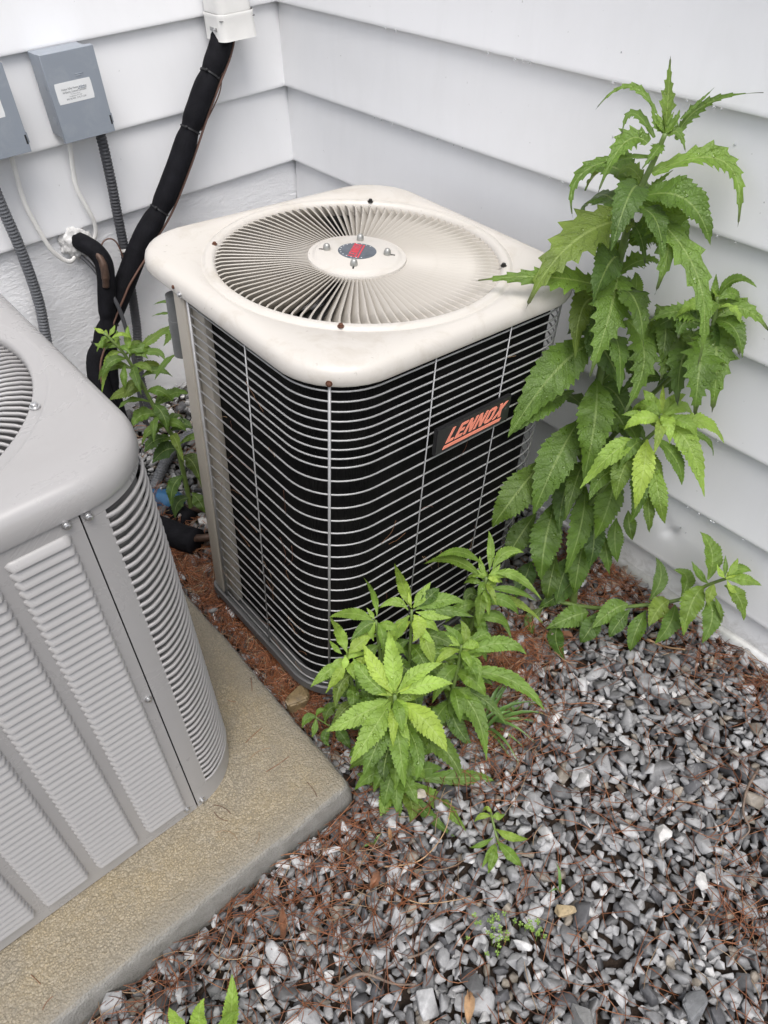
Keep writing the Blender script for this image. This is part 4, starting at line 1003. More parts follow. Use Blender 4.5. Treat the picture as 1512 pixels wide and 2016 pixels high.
# ------------------------------------------------------------------ pine needles
def scatter(nr, x, y, out, flat=1.0):
    L_ = nr.uniform(.045, .105); a = nr.uniform(0, 2*PI); cur = nr.gauss(0, .9); path = []
    px, py = x - math.cos(a)*L_/2, y - math.sin(a)*L_/2; zo = nr.uniform(.001, .007)
    for q in range(6):
        path.append(Vector((px, py, top_at(px, py, 1) + zo))); px += math.cos(a)*L_/5; py += math.sin(a)*L_/5; a += cur/5
    for _ in range(2):
        zz = [p.z for p in path]
        for q in range(1, 5): path[q].z = max((zz[q-1] + zz[q] + zz[q+1])/3, zz[q] - .006)
    if any(PX0 < p.x < PX1 - .002 and PY0 + .002 < p.y < PY1 for p in path) or max(p.x for p in path) > -.008 or max(p.y for p in path) > .0: return
    g = nr.random(); c = (.235, .085, .034) if g < .55 else ((.115, .045, .024) if g < .78 else ((.34, .145, .065) if g < .93 else (.36, .25, .15)))
    k = nr.uniform(.75, 1.25); out.tube(path, [.0005, .00085, .00085, .00085, .0008, .0004], 3, False, col=tuple(q*k for q in c))
mb = MB(); nr = random.Random(77)
def zone(n_, fx, fy):
    for _ in range(n_): scatter(nr, fx(), fy(), mb)
U, Gs = nr.uniform, nr.gauss
zone(1150, lambda: U(-.945, -.865), lambda: U(-1.22, -.42))
zone(380, lambda: U(-.945, -.80), lambda: Gs(-.62, .10))
zone(420, lambda: U(-.95, -.86), lambda: Gs(-1.12, .12))
zone(300, lambda: U(-1.62, -.92), lambda: -1.408 - abs(Gs(0, .045)))
zone(420, lambda: Gs(-.46, .10), lambda: Gs(-1.37, .05))
zone(260, lambda: Gs(-.60, .09), lambda: Gs(-1.50, .06))
zone(380, lambda: -.01 - abs(Gs(0, .06)), lambda: U(-1.95, -1.20))
zone(240, lambda: U(-.25, -.03), lambda: U(-1.45, -1.22))
zone(260, lambda: Gs(-1.05, .12), lambda: Gs(-1.56, .08))
zone(70, lambda: Gs(-.55, .05), lambda: Gs(-2.05, .05))
zone(1350, lambda: U(-1.6, -.05), lambda: U(-2.2, -1.1))
zone(200, lambda: U(-.85, -.2), lambda: U(-.6, -.03))
for _ in range(16):
    x, y = nr.choice([(U(-1.6, -1.0), U(-1.39, -1.27)), (U(-1.04, -.955), U(-1.38, -.7))]); a = U(0, 6.3); L_ = U(.02, .06); cur = nr.gauss(0, .8); path = []
    for q in range(5): path.append((x, y, PZ + .0022)); x += math.cos(a)*L_/4; y += math.sin(a)*L_/4; a += cur/4
    if all(PX0 < p[0] < PX1 - .01 and PY0 + .012 < p[1] and not (p[0] < -1.085 and p[1] > -1.235) for p in path): mb.tube(path, .0007, 3, False, col=nr.choice([(.22, .085, .036), (.12, .05, .028), (.33, .22, .13)]))
tag(mb.build('pine_needles', M['needle'], None, 180, fix=False), 'rust brown pine needles strewn over the gravel and matted beside the concrete pad', 'pine needles', kind='stuff')

# ------------------------------------------------------------------ twigs and litter
def twig(pts, r, label, side=None, mat='bark'):
    P = [Vector((x, y, top_at(x, y, 1) + r*.9 + dz)) for x, y, dz in pts]; S_ = smooth_path(P, 6); root = None
    mb = MB(); mb.tube(S_, [r*(1 - .55*i/len(S_))*(1 + .22*noise.noise(p*90)) for i, p in enumerate(S_)], 7)
    if side: mb.tube([S_[side], S_[side] + Vector((.02, .012, .006))], [r*.6, r*.3], 6)
    return tag(mb.build('twig', M[mat], None, 180), label, 'twig')
twig([(-.262, -1.915, 0), (-.335, -1.925, .002), (-.385, -1.945, .001), (-.405, -1.972, .002), (-.432, -1.972, .0)], .0032, 'bent grey twig on the gravel at the right edge of the photo', 12)
twig([(-1.185, -1.648, 0), (-1.14, -1.672, .003), (-1.105, -1.712, .002), (-1.078, -1.742, 0)], .0034, 'knobbly brown twig near the bottom, right of the pad edge', 8)
twig([(-1.060, -1.700, 0), (-1.035, -1.712, .004), (-1.005, -1.715, 0)], .0026, 'short brown twig lying left of the clover sprigs')
twig([(-.155, -1.560, 0), (-.140, -1.602, .002), (-.133, -1.645, 0)], .0036, 'pale weathered twig on the gravel by the foot of the right wall', mat='wood')
twig([(-.715, -1.245, .0), (-.60, -1.285, .012), (-.50, -1.262, .010), (-.42, -1.275, 0)], .0018, 'thin curved brown twig behind the leafy weeds')
twig([(-.99, -1.555, .0), (-.93, -1.590, .004), (-.86, -1.585, .004), (-.80, -1.545, 0)], .0014, 'thin straw coloured stalk on the gravel below the bright weed', mat='wood')
twig([(-1.01, -1.575, .0), (-.985, -1.645, .003), (-.93, -1.69, .003), (-.90, -1.70, 0)], .0012, 'thin pale stalk curving away from the pad corner', mat='wood')
def flake(x, y, L_, W_, mat, label, name, rz, seed, z=.004):
    mb = MB(); rr = random.Random(seed); rings = []
    for i in range(9):
        u = i/8; wdt = W_*math.sin(PI*(.08 + .86*u))**.8*(1 + .2*rr.uniform(-1,1))
        rings.append([(L_*(u-.5), wdt*k/2, .010*(abs(k)**1.5)*(.6+.5*u) + .006*math.sin(5*u+seed) + .0012*s_) for k, s_ in ((-1,0), (-.5,0), (0,0), (.5,0), (1,0), (.5,-1), (0,-1), (-.5,-1))])
    mb.loft(rings, True, True, True); o = mb.build(name, M[mat], None, 50); o.location = (x, y, top_at(x, y, 2) + z); o.rotation_euler = (rr.uniform(-.3,.3), rr.uniform(-.3,.3), rz); return tag(o, label, name.replace('_', ' '))
flake(-1.198, -1.515, .052, .015, 'dry_leaf', 'curled brown dry leaf on the gravel beside the front of the pad', 'dry_leaf', 1.0, 2)
flake(-1.033, -1.825, .048, .016, 'wood', 'splinter of pale wood at the bottom edge of the gravel', 'wood_chip', .75, 5)
flake(-.945, -1.520, .026, .009, 'wood', 'small orange wood chip just off the pad corner', 'wood_chip', 1.0, 8)
flake(-1.02, -1.565, .032, .018, 'dry_leaf', 'small crumpled brown leaf near the pad corner', 'dry_leaf', .3, 9)
flake(-.300, -1.425, .038, .016, 'dry_leaf', 'rusty brown leaf under the creeping weed', 'dry_leaf', 1.9, 13)
o = flake(-.545, -.165, .05, .02, 'dry_leaf', 'orange brown leaf lying on the pale round cornered slab', 'dry_leaf', .2, 17); o.location.z = -.594

LEAVES = {
 'T': [
  (-0.13,-1.305,0.397,-0.098,-1.278,0.439,-0.048,-1.237,0.479,0.02,'l',0.85),
  (-0.141,-1.29,0.422,-0.155,-1.239,0.455,-0.213,-1.223,0.429,0.01,'l',0.9),
  (-0.117,-1.32,0.383,-0.055,-1.321,0.422,-0.025,-1.399,0.449,0.016,'l',0.85),
  (-0.111,-1.317,0.412,-0.076,-1.322,0.431,-0.036,-1.322,0.446,0.006,'l',0.9),
  (-0.143,-1.296,0.387,-0.151,-1.252,0.417,-0.183,-1.261,0.389,0.014,'l',0.8),
  (-0.151,-1.291,0.379,-0.182,-1.266,0.38,-0.256,-1.283,0.325,0.032,'l',1),
  (-0.145,-1.295,0.356,-0.247,-1.244,0.347,-0.292,-1.267,0.291,0.019,'l',0.85),
  (-0.137,-1.301,0.33,-0.035,-1.37,0.34,-0.073,-1.444,0.262,0.033,'l',1),
  (-0.143,-1.295,0.309,-0.147,-1.263,0.332,-0.172,-1.256,0.319,0.028,'l',0.9),
  (-0.137,-1.3,0.291,-0.109,-1.301,0.308,-0.073,-1.303,0.32,0.011,'l',1.1),
  (-0.148,-1.291,0.284,-0.154,-1.364,0.255,-0.208,-1.398,0.171,0.054,'l',1),
  (-0.148,-1.292,0.252,-0.264,-1.253,0.234,-0.372,-1.254,0.149,0.078,'l',0.95),
  (-0.142,-1.296,0.275,-0.175,-1.449,0.21,-0.213,-1.511,0.077,0.033,'l',0.95),
  (-0.144,-1.291,0.205,-0.106,-1.311,0.214,-0.108,-1.344,0.187,0.029,'l',0.9),
  (-0.142,-1.293,0.215,-0.114,-1.298,0.229,-0.086,-1.298,0.239,0.015,'l',1.15),
  (-0.149,-1.286,0.186,-0.167,-1.253,0.201,-0.178,-1.232,0.205,0.032,'l',0.9),
  (-0.15,-1.284,0.148,-0.104,-1.3,0.164,-0.08,-1.326,0.155,0.03,'l',0.9),
  (-0.126,-1.303,0.075,-0.095,-1.293,0.103,-0.074,-1.271,0.12,0.027,'s',1),
  (-0.157,-1.276,0.083,-0.21,-1.261,0.097,-0.256,-1.292,0.015,0.058,'s',0.75),
  (-0.123,-1.305,0.049,-0.159,-1.38,0.013,-0.221,-1.399,-0.077,0.051,'l',0.95),
  (-0.099,-1.326,0.037,-0.094,-1.384,0.017,-0.114,-1.434,-0.051,0.061,'l',0.85),
  (-0.151,-1.283,0.145,-0.223,-1.327,0.11,-0.291,-1.353,0.012,0.073,'l',0.95),
  (-0.164,-1.271,0.006,-0.28,-1.265,-0.022,-0.395,-1.262,-0.122,0.084,'s',0.85),
  (-0.186,-1.255,-0.114,-0.293,-1.256,-0.099,-0.387,-1.255,-0.124,0.048,'s',0.8),
  (-0.153,-1.282,-0.084,-0.225,-1.342,-0.123,-0.28,-1.377,-0.227,0.073,'s',0.95),
  (-0.172,-1.271,-0.187,-0.284,-1.305,-0.225,-0.351,-1.317,-0.324,0.08,'s',0.85),
  (-0.244,-1.251,-0.264,-0.36,-1.268,-0.297,-0.411,-1.257,-0.365,0.073,'s',0.75),
  (-0.207,-1.271,-0.405,-0.3,-1.324,-0.443,-0.326,-1.349,-0.531,0.071,'s',0.8),
  (-0.156,-1.308,-0.368,-0.233,-1.365,-0.404,-0.291,-1.386,-0.503,0.058,'s',0.9),
  (-0.101,-1.346,-0.31,-0.184,-1.393,-0.345,-0.225,-1.402,-0.423,0.061,'s',1.05),
  (-0.212,-1.303,-0.57,-0.271,-1.337,-0.593,-0.282,-1.345,-0.641,0.047,'s',0.7),
  (-0.16,-1.337,-0.534,-0.217,-1.372,-0.557,-0.24,-1.39,-0.618,0.052,'s',0.8),
  (-0.098,-1.374,-0.461,-0.142,-1.407,-0.482,-0.149,-1.432,-0.533,0.039,'s',0.85),
  (-0.124,-1.361,-0.505,-0.153,-1.4,-0.523,-0.161,-1.426,-0.573,0.037,'s',0.75),
  (-0.078,-1.387,-0.44,-0.104,-1.414,-0.455,-0.105,-1.431,-0.488,0.031,'s',0.7),
  (-0.245,-1.247,-0.439,-0.321,-1.263,-0.462,-0.351,-1.261,-0.512,0.057,'s',0.65),
  (-0.261,-1.265,-0.583,-0.304,-1.286,-0.599,-0.337,-1.291,-0.646,0.053,'s',0.6),
  (-0.197,-1.259,0.048,-0.207,-1.321,0.024,-0.2,-1.371,-0.036,0.059,'s',0.65),
  (-0.086,-1.336,0.08,-0.105,-1.377,0.061,-0.139,-1.405,-0.001,0.049,'s',0.65),
  (-0.149,-1.295,-0.233,-0.154,-1.352,-0.253,-0.163,-1.408,-0.323,0.06,'s',0.65),
  (-0.158,-1.3,-0.328,-0.215,-1.298,-0.341,-0.272,-1.337,-0.421,0.065,'s',0.6),
  (-0.143,-1.33,-0.43,-0.193,-1.382,-0.458,-0.22,-1.402,-0.527,0.052,'s',0.6),
  (-0.147,-1.288,-0.103,-0.135,-1.327,-0.114,-0.142,-1.384,-0.171,0.049,'s',0.7),
  (-0.179,-1.333,-0.579,-0.226,-1.342,-0.592,-0.269,-1.364,-0.654,0.05,'s',0.6),
  (-0.171,-1.351,-0.626,-0.247,-1.353,-0.643,-0.29,-1.329,-0.679,0.046,'s',0.65),
  (-0.147,-1.292,0.28,-0.175,-1.281,0.276,-0.198,-1.27,0.266,0.023,'l',1.1),
  (-0.144,-1.294,0.293,-0.166,-1.288,0.289,-0.187,-1.288,0.273,0.017,'l',1.2),
  (-0.135,-1.305,0.376,-0.153,-1.309,0.37,-0.181,-1.307,0.348,0.017,'l',0.9),
  (-0.127,-1.31,0.389,-0.111,-1.319,0.392,-0.118,-1.343,0.369,0.015,'l',0.9),
  (-0.13,-1.306,0.393,-0.132,-1.287,0.407,-0.118,-1.263,0.426,0.012,'l',1),
  (-0.131,-1.305,0.396,-0.109,-1.307,0.409,-0.09,-1.299,0.419,0.01,'l',1),
  (-0.148,-1.291,0.244,-0.16,-1.321,0.23,-0.168,-1.344,0.193,0.023,'l',0.8),
  (-0.155,-1.278,0.094,-0.21,-1.302,0.071,-0.221,-1.317,0.028,0.048,'s',0.7),
  (-0.173,-1.273,0.124,-0.31,-1.241,0.182,-0.399,-1.155,0.175,0.035,'l',0.95),
  (-0.132,-1.308,0.394,-0.116,-1.309,0.404,-0.1,-1.307,0.41,0.007,'l',1.1),
  (-0.132,-1.308,0.394,-0.129,-1.293,0.409,-0.123,-1.278,0.417,0.007,'l',1.1),
  (-0.132,-1.308,0.394,-0.128,-1.306,0.398,-0.123,-1.303,0.402,0.007,'l',1.1),
  (-0.132,-1.308,0.394,-0.116,-1.302,0.409,-0.1,-1.296,0.417,0.007,'l',1.1),
  (-0.132,-1.308,0.394,-0.134,-1.295,0.404,-0.134,-1.281,0.41,0.007,'l',1.1),
  (-0.132,-1.308,0.394,-0.12,-1.31,0.401,-0.107,-1.31,0.405,0.007,'l',1.1),
  (-0.132,-1.308,0.394,-0.123,-1.295,0.41,-0.113,-1.282,0.419,0.007,'l',1.1),
  (-0.132,-1.308,0.394,-0.132,-1.302,0.399,-0.131,-1.294,0.403,0.007,'l',1.1),
  (-0.132,-1.308,0.394,-0.115,-1.307,0.406,-0.098,-1.304,0.413,0.007,'l',1.1),
 ],
 'B': [
  (-0.188,-1.443,-0.132,-0.244,-1.481,-0.155,-0.276,-1.501,-0.226,0.05,'s',1.45),
  (-0.203,-1.431,-0.135,-0.26,-1.417,-0.143,-0.337,-1.408,-0.197,0.05,'s',1.35),
  (-0.156,-1.462,-0.104,-0.098,-1.503,-0.101,-0.09,-1.552,-0.132,0.038,'s',1.25),
  (-0.157,-1.463,-0.106,-0.158,-1.516,-0.122,-0.173,-1.582,-0.202,0.051,'s',1.25),
  (-0.181,-1.45,-0.128,-0.181,-1.506,-0.145,-0.184,-1.537,-0.194,0.042,'s',0.9),
  (-0.17,-1.456,-0.18,-0.226,-1.517,-0.21,-0.219,-1.543,-0.273,0.041,'s',1.1),
  (-0.174,-1.451,-0.222,-0.234,-1.51,-0.251,-0.23,-1.523,-0.307,0.029,'s',0.8),
  (-0.157,-1.442,-0.089,-0.14,-1.428,-0.067,-0.118,-1.41,-0.051,0.014,'s',1.5),
  (-0.156,-1.442,-0.089,-0.125,-1.443,-0.07,-0.095,-1.451,-0.065,0.028,'s',1.45),
  (-0.16,-1.437,-0.087,-0.157,-1.413,-0.065,-0.155,-1.391,-0.057,0.026,'s',1.3),
  (-0.179,-1.442,-0.103,-0.191,-1.413,-0.087,-0.213,-1.391,-0.088,0.022,'s',1.2),
  (-0.15,-1.477,-0.113,-0.118,-1.522,-0.12,-0.118,-1.55,-0.148,0.018,'s',0.8),
  (-0.161,-1.445,-0.094,-0.144,-1.453,-0.09,-0.129,-1.469,-0.094,0.014,'s',1.5),
  (-0.166,-1.446,-0.098,-0.162,-1.431,-0.083,-0.155,-1.417,-0.076,0.014,'s',1.5),
  (-0.2,-1.431,-0.165,-0.253,-1.443,-0.18,-0.278,-1.458,-0.23,0.051,'s',1),
  (-0.205,-1.426,-0.179,-0.241,-1.482,-0.203,-0.272,-1.497,-0.27,0.045,'s',0.8),
  (-0.215,-1.416,-0.213,-0.256,-1.403,-0.218,-0.294,-1.409,-0.254,0.042,'s',0.85),
 ],
 'C': [
  (-0.055,-1.438,0.095,-0.038,-1.422,0.119,-0.025,-1.408,0.148,0.017,'s',1),
  (-0.04,-1.43,0.11,-0.025,-1.445,0.15,-0.025,-1.488,0.151,0.021,'s',0.9),
  (-0.063,-1.447,0.082,-0.025,-1.474,0.104,-0.025,-1.536,0.081,0.036,'l',1),
  (-0.068,-1.447,0.067,-0.106,-1.492,0.042,-0.145,-1.532,-0.039,0.069,'l',0.95),
  (-0.072,-1.441,0.059,-0.144,-1.485,0.026,-0.166,-1.511,-0.046,0.064,'l',0.85),
  (-0.066,-1.45,0.07,-0.045,-1.475,0.066,-0.054,-1.51,0.033,0.049,'l',0.7),
  (-0.077,-1.434,0.084,-0.107,-1.393,0.097,-0.159,-1.369,0.084,0.03,'l',0.95),
  (-0.058,-1.441,0.09,-0.031,-1.445,0.105,-0.025,-1.461,0.129,0.014,'s',1.2),
  (-0.054,-1.44,0.094,-0.033,-1.447,0.101,-0.025,-1.461,0.117,0.021,'s',1.2),
  (-0.088,-1.432,0.078,-0.107,-1.413,0.081,-0.129,-1.422,0.061,0.04,'l',0.75),
  (-0.052,-1.437,0.097,-0.047,-1.425,0.111,-0.037,-1.409,0.122,0.015,'s',1.2),
  (-0.048,-1.437,0.1,-0.034,-1.436,0.11,-0.025,-1.434,0.125,0.011,'s',1.3),
  (-0.078,-1.427,0.017,-0.118,-1.435,0.004,-0.152,-1.469,-0.056,0.054,'l',0.7),
  (-0.086,-1.421,0.017,-0.116,-1.409,0.013,-0.153,-1.421,-0.022,0.045,'l',0.7),
  (-0.063,-1.454,0.077,-0.077,-1.482,0.063,-0.088,-1.506,0.024,0.041,'l',0.65),
 ],
 'D': [
  (-0.237,-1.437,-0.645,-0.274,-1.418,-0.647,-0.337,-1.391,-0.667,0.054,'s',0.9),
  (-0.183,-1.501,-0.599,-0.223,-1.486,-0.604,-0.278,-1.477,-0.633,0.053,'s',0.95),
  (-0.156,-1.535,-0.575,-0.11,-1.526,-0.538,-0.086,-1.489,-0.515,0.033,'s',0.8),
  (-0.136,-1.571,-0.559,-0.167,-1.568,-0.565,-0.204,-1.574,-0.596,0.049,'s',1),
  (-0.119,-1.588,-0.542,-0.089,-1.574,-0.512,-0.099,-1.543,-0.505,0.033,'s',1),
  (-0.17,-1.542,-0.594,-0.223,-1.557,-0.613,-0.25,-1.57,-0.654,0.038,'s',0.8),
  (-0.134,-1.587,-0.561,-0.179,-1.607,-0.578,-0.218,-1.605,-0.616,0.042,'s',0.85),
  (-0.097,-1.619,-0.496,-0.15,-1.626,-0.511,-0.192,-1.649,-0.565,0.05,'s',0.95),
  (-0.089,-1.619,-0.481,-0.054,-1.595,-0.439,-0.04,-1.548,-0.415,0.041,'s',1),
  (-0.109,-1.637,-0.513,-0.13,-1.671,-0.53,-0.17,-1.685,-0.577,0.047,'s',0.9),
  (-0.088,-1.656,-0.469,-0.086,-1.694,-0.481,-0.097,-1.725,-0.52,0.035,'s',0.95),
  (-0.081,-1.653,-0.457,-0.05,-1.679,-0.459,-0.03,-1.71,-0.468,0.027,'s',1.15),
  (-0.079,-1.65,-0.453,-0.05,-1.659,-0.442,-0.03,-1.679,-0.448,0.024,'s',1.1),
  (-0.079,-1.647,-0.455,-0.067,-1.636,-0.439,-0.051,-1.622,-0.426,0.011,'s',1),
  (-0.078,-1.652,-0.452,-0.058,-1.65,-0.437,-0.037,-1.644,-0.428,0.016,'s',1.3),
  (-0.091,-1.636,-0.48,-0.115,-1.644,-0.489,-0.127,-1.653,-0.51,0.025,'s',1.05),
  (-0.22,-1.458,-0.631,-0.274,-1.47,-0.649,-0.298,-1.468,-0.679,0.046,'s',0.65),
  (-0.289,-1.394,-0.68,-0.337,-1.426,-0.68,-0.363,-1.476,-0.68,0.04,'s',0.65),
  (-0.286,-1.341,-0.672,-0.335,-1.346,-0.68,-0.361,-1.375,-0.68,0.035,'s',0.6),
  (-0.103,-1.65,-0.499,-0.117,-1.675,-0.511,-0.121,-1.693,-0.537,0.011,'s',0.9),
  (-0.186,-1.511,-0.606,-0.235,-1.514,-0.619,-0.258,-1.516,-0.646,0.036,'s',0.65),
  (-0.093,-1.626,-0.487,-0.1,-1.599,-0.47,-0.092,-1.573,-0.455,0.02,'s',0.8),
  (-0.081,-1.652,-0.457,-0.067,-1.654,-0.449,-0.049,-1.67,-0.452,0.016,'s',1.5),
  (-0.08,-1.649,-0.456,-0.083,-1.636,-0.448,-0.076,-1.621,-0.437,0.013,'s',1.4),
  (-0.082,-1.655,-0.457,-0.09,-1.673,-0.465,-0.079,-1.683,-0.474,0.015,'s',1.4),
 ],
 'E': [
  (-0.829,-1.396,-0.458,-0.896,-1.42,-0.459,-0.96,-1.43,-0.491,0.052,'s',1.3),
  (-0.832,-1.393,-0.453,-0.9,-1.38,-0.453,-0.959,-1.359,-0.468,0.047,'s',1.2),
  (-0.814,-1.409,-0.46,-0.806,-1.478,-0.463,-0.807,-1.531,-0.492,0.054,'s',1.4),
  (-0.819,-1.403,-0.452,-0.828,-1.425,-0.454,-0.84,-1.451,-0.47,0.037,'s',1.4),
  (-0.824,-1.395,-0.435,-0.825,-1.35,-0.4,-0.817,-1.302,-0.376,0.037,'s',1.45),
  (-0.819,-1.397,-0.429,-0.796,-1.366,-0.389,-0.767,-1.321,-0.359,0.043,'s',1.45),
  (-0.813,-1.402,-0.429,-0.77,-1.408,-0.405,-0.721,-1.426,-0.4,0.033,'s',1.4),
  (-0.812,-1.405,-0.437,-0.766,-1.428,-0.426,-0.725,-1.46,-0.429,0.041,'s',1.4),
  (-0.83,-1.392,-0.445,-0.844,-1.348,-0.418,-0.843,-1.303,-0.398,0.045,'s',1.05),
  (-0.826,-1.406,-0.491,-0.87,-1.469,-0.494,-0.9,-1.517,-0.534,0.045,'s',1),
  (-0.833,-1.401,-0.491,-0.901,-1.435,-0.492,-0.947,-1.451,-0.525,0.049,'s',0.85),
  (-0.819,-1.414,-0.499,-0.845,-1.49,-0.502,-0.875,-1.518,-0.536,0.033,'s',0.9),
  (-0.814,-1.423,-0.513,-0.797,-1.508,-0.517,-0.801,-1.566,-0.549,0.048,'s',0.75),
  (-0.818,-1.398,-0.429,-0.801,-1.39,-0.412,-0.783,-1.382,-0.403,0.012,'s',1.7),
  (-0.821,-1.396,-0.431,-0.818,-1.383,-0.419,-0.806,-1.372,-0.41,0.01,'s',1.7),
  (-0.815,-1.402,-0.434,-0.797,-1.406,-0.427,-0.78,-1.408,-0.422,0.014,'s',1.7),
  (-0.825,-1.396,-0.442,-0.835,-1.382,-0.438,-0.849,-1.373,-0.44,0.014,'s',1.5),
  (-0.857,-1.444,-0.68,-0.867,-1.496,-0.68,-0.896,-1.522,-0.68,0.04,'s',0.9),
  (-0.866,-1.451,-0.68,-0.909,-1.485,-0.679,-0.939,-1.495,-0.68,0.044,'s',0.95),
  (-0.866,-1.444,-0.68,-0.903,-1.465,-0.679,-0.929,-1.477,-0.68,0.031,'s',0.85),
  (-0.841,-1.451,-0.68,-0.747,-1.526,-0.68,-0.706,-1.572,-0.68,0.038,'s',0.85),
  (-0.841,-1.451,-0.68,-0.823,-1.535,-0.68,-0.823,-1.608,-0.68,0.038,'s',1.1),
  (-0.852,-1.463,-0.68,-0.857,-1.53,-0.68,-0.848,-1.603,-0.68,0.029,'s',0.75),
  (-0.835,-1.405,-0.512,-0.877,-1.397,-0.512,-0.91,-1.39,-0.523,0.044,'s',0.7),
  (-0.827,-1.415,-0.527,-0.888,-1.448,-0.528,-0.915,-1.473,-0.558,0.044,'s',0.6),
  (-0.823,-1.418,-0.527,-0.792,-1.459,-0.529,-0.808,-1.505,-0.548,0.044,'s',0.65),
  (-0.836,-1.397,-0.484,-0.865,-1.362,-0.475,-0.893,-1.348,-0.482,0.04,'s',0.7),
  (-0.826,-1.401,-0.47,-0.848,-1.411,-0.471,-0.863,-1.442,-0.489,0.039,'s',0.8),
 ],
 'F': [
  (-0.767,-1.276,-0.376,-0.797,-1.25,-0.35,-0.853,-1.251,-0.313,0.028,'s',1.25),
  (-0.758,-1.275,-0.37,-0.744,-1.251,-0.342,-0.766,-1.252,-0.265,0.015,'s',1.1),
  (-0.764,-1.275,-0.374,-0.764,-1.264,-0.365,-0.764,-1.251,-0.359,0.011,'s',1.4),
  (-0.765,-1.279,-0.377,-0.783,-1.286,-0.383,-0.788,-1.3,-0.398,0.02,'s',1.3),
  (-0.762,-1.282,-0.378,-0.773,-1.31,-0.387,-0.787,-1.325,-0.411,0.022,'s',1),
  (-0.766,-1.278,-0.377,-0.79,-1.272,-0.38,-0.823,-1.27,-0.396,0.028,'s',0.8),
  (-0.775,-1.302,-0.473,-0.812,-1.297,-0.478,-0.853,-1.313,-0.511,0.042,'s',0.8),
  (-0.774,-1.303,-0.473,-0.75,-1.337,-0.478,-0.746,-1.371,-0.498,0.037,'s',0.75),
  (-0.77,-1.295,-0.433,-0.803,-1.293,-0.439,-0.836,-1.304,-0.466,0.033,'s',0.85),
 ],
 'G': [
  (-0.84,-1.278,-0.411,-0.834,-1.251,-0.385,-0.851,-1.251,-0.315,0.028,'s',1.35),
  (-0.838,-1.282,-0.412,-0.812,-1.285,-0.398,-0.785,-1.29,-0.393,0.032,'s',1.3),
  (-0.854,-1.281,-0.425,-0.892,-1.276,-0.43,-0.929,-1.271,-0.45,0.028,'s',1.25),
  (-0.852,-1.283,-0.425,-0.88,-1.296,-0.433,-0.912,-1.297,-0.458,0.026,'s',1.4),
  (-0.849,-1.273,-0.412,-0.853,-1.258,-0.403,-0.859,-1.249,-0.381,0.013,'s',1.3),
  (-0.845,-1.279,-0.414,-0.855,-1.29,-0.419,-0.863,-1.293,-0.429,0.017,'s',1.6),
  (-0.849,-1.296,-0.461,-0.877,-1.298,-0.466,-0.907,-1.316,-0.496,0.034,'s',0.75),
  (-0.848,-1.297,-0.461,-0.839,-1.331,-0.468,-0.86,-1.362,-0.501,0.034,'s',0.8),
  (-0.854,-1.318,-0.542,-0.88,-1.309,-0.544,-0.919,-1.306,-0.563,0.035,'s',0.7),
  (-0.852,-1.311,-0.515,-0.868,-1.289,-0.508,-0.89,-1.284,-0.516,0.027,'s',0.7),
 ],
 'H': [
  (-0.677,-1.287,-0.399,-0.669,-1.254,-0.368,-0.689,-1.252,-0.283,0.029,'s',1.2),
  (-0.674,-1.29,-0.399,-0.648,-1.288,-0.381,-0.618,-1.281,-0.368,0.027,'s',1.3),
  (-0.672,-1.294,-0.402,-0.624,-1.317,-0.39,-0.586,-1.351,-0.396,0.038,'s',1.1),
  (-0.674,-1.297,-0.405,-0.65,-1.327,-0.41,-0.625,-1.351,-0.414,0.023,'s',1.35),
  (-0.684,-1.285,-0.402,-0.697,-1.258,-0.388,-0.732,-1.249,-0.39,0.023,'s',1.2),
  (-0.68,-1.297,-0.409,-0.688,-1.321,-0.419,-0.712,-1.329,-0.44,0.037,'s',1.35),
  (-0.687,-1.292,-0.41,-0.727,-1.297,-0.422,-0.763,-1.305,-0.448,0.035,'s',1.25),
  (-0.678,-1.311,-0.439,-0.69,-1.352,-0.456,-0.698,-1.375,-0.482,0.036,'s',1.3),
  (-0.662,-1.302,-0.402,-0.618,-1.343,-0.405,-0.59,-1.38,-0.414,0.025,'s',0.9),
  (-0.664,-1.296,-0.398,-0.634,-1.299,-0.382,-0.612,-1.3,-0.376,0.033,'s',0.65),
  (-0.689,-1.308,-0.459,-0.656,-1.342,-0.462,-0.639,-1.378,-0.476,0.04,'s',0.7),
  (-0.674,-1.284,-0.395,-0.672,-1.275,-0.386,-0.664,-1.264,-0.378,0.01,'s',1.6),
  (-0.674,-1.287,-0.397,-0.661,-1.288,-0.39,-0.65,-1.283,-0.384,0.01,'s',1.6),
  (-0.698,-1.304,-0.472,-0.741,-1.294,-0.479,-0.782,-1.3,-0.505,0.042,'s',0.75),
  (-0.706,-1.315,-0.526,-0.7,-1.359,-0.539,-0.691,-1.397,-0.563,0.043,'s',0.65),
  (-0.713,-1.318,-0.553,-0.739,-1.322,-0.561,-0.772,-1.326,-0.581,0.039,'s',0.6),
 ],
 'I': [
  (-0.628,-1.384,-0.489,-0.621,-1.363,-0.468,-0.628,-1.328,-0.456,0.025,'s',1),
  (-0.632,-1.386,-0.493,-0.634,-1.356,-0.47,-0.661,-1.319,-0.467,0.028,'s',0.95),
  (-0.617,-1.382,-0.48,-0.601,-1.372,-0.462,-0.595,-1.348,-0.45,0.023,'s',1.15),
  (-0.628,-1.394,-0.497,-0.557,-1.432,-0.481,-0.527,-1.478,-0.5,0.04,'s',1.1),
  (-0.623,-1.388,-0.489,-0.578,-1.398,-0.468,-0.571,-1.419,-0.483,0.023,'s',1),
  (-0.628,-1.394,-0.497,-0.62,-1.429,-0.504,-0.648,-1.453,-0.533,0.019,'s',1.15),
  (-0.643,-1.393,-0.54,-0.572,-1.478,-0.549,-0.552,-1.563,-0.588,0.041,'s',1),
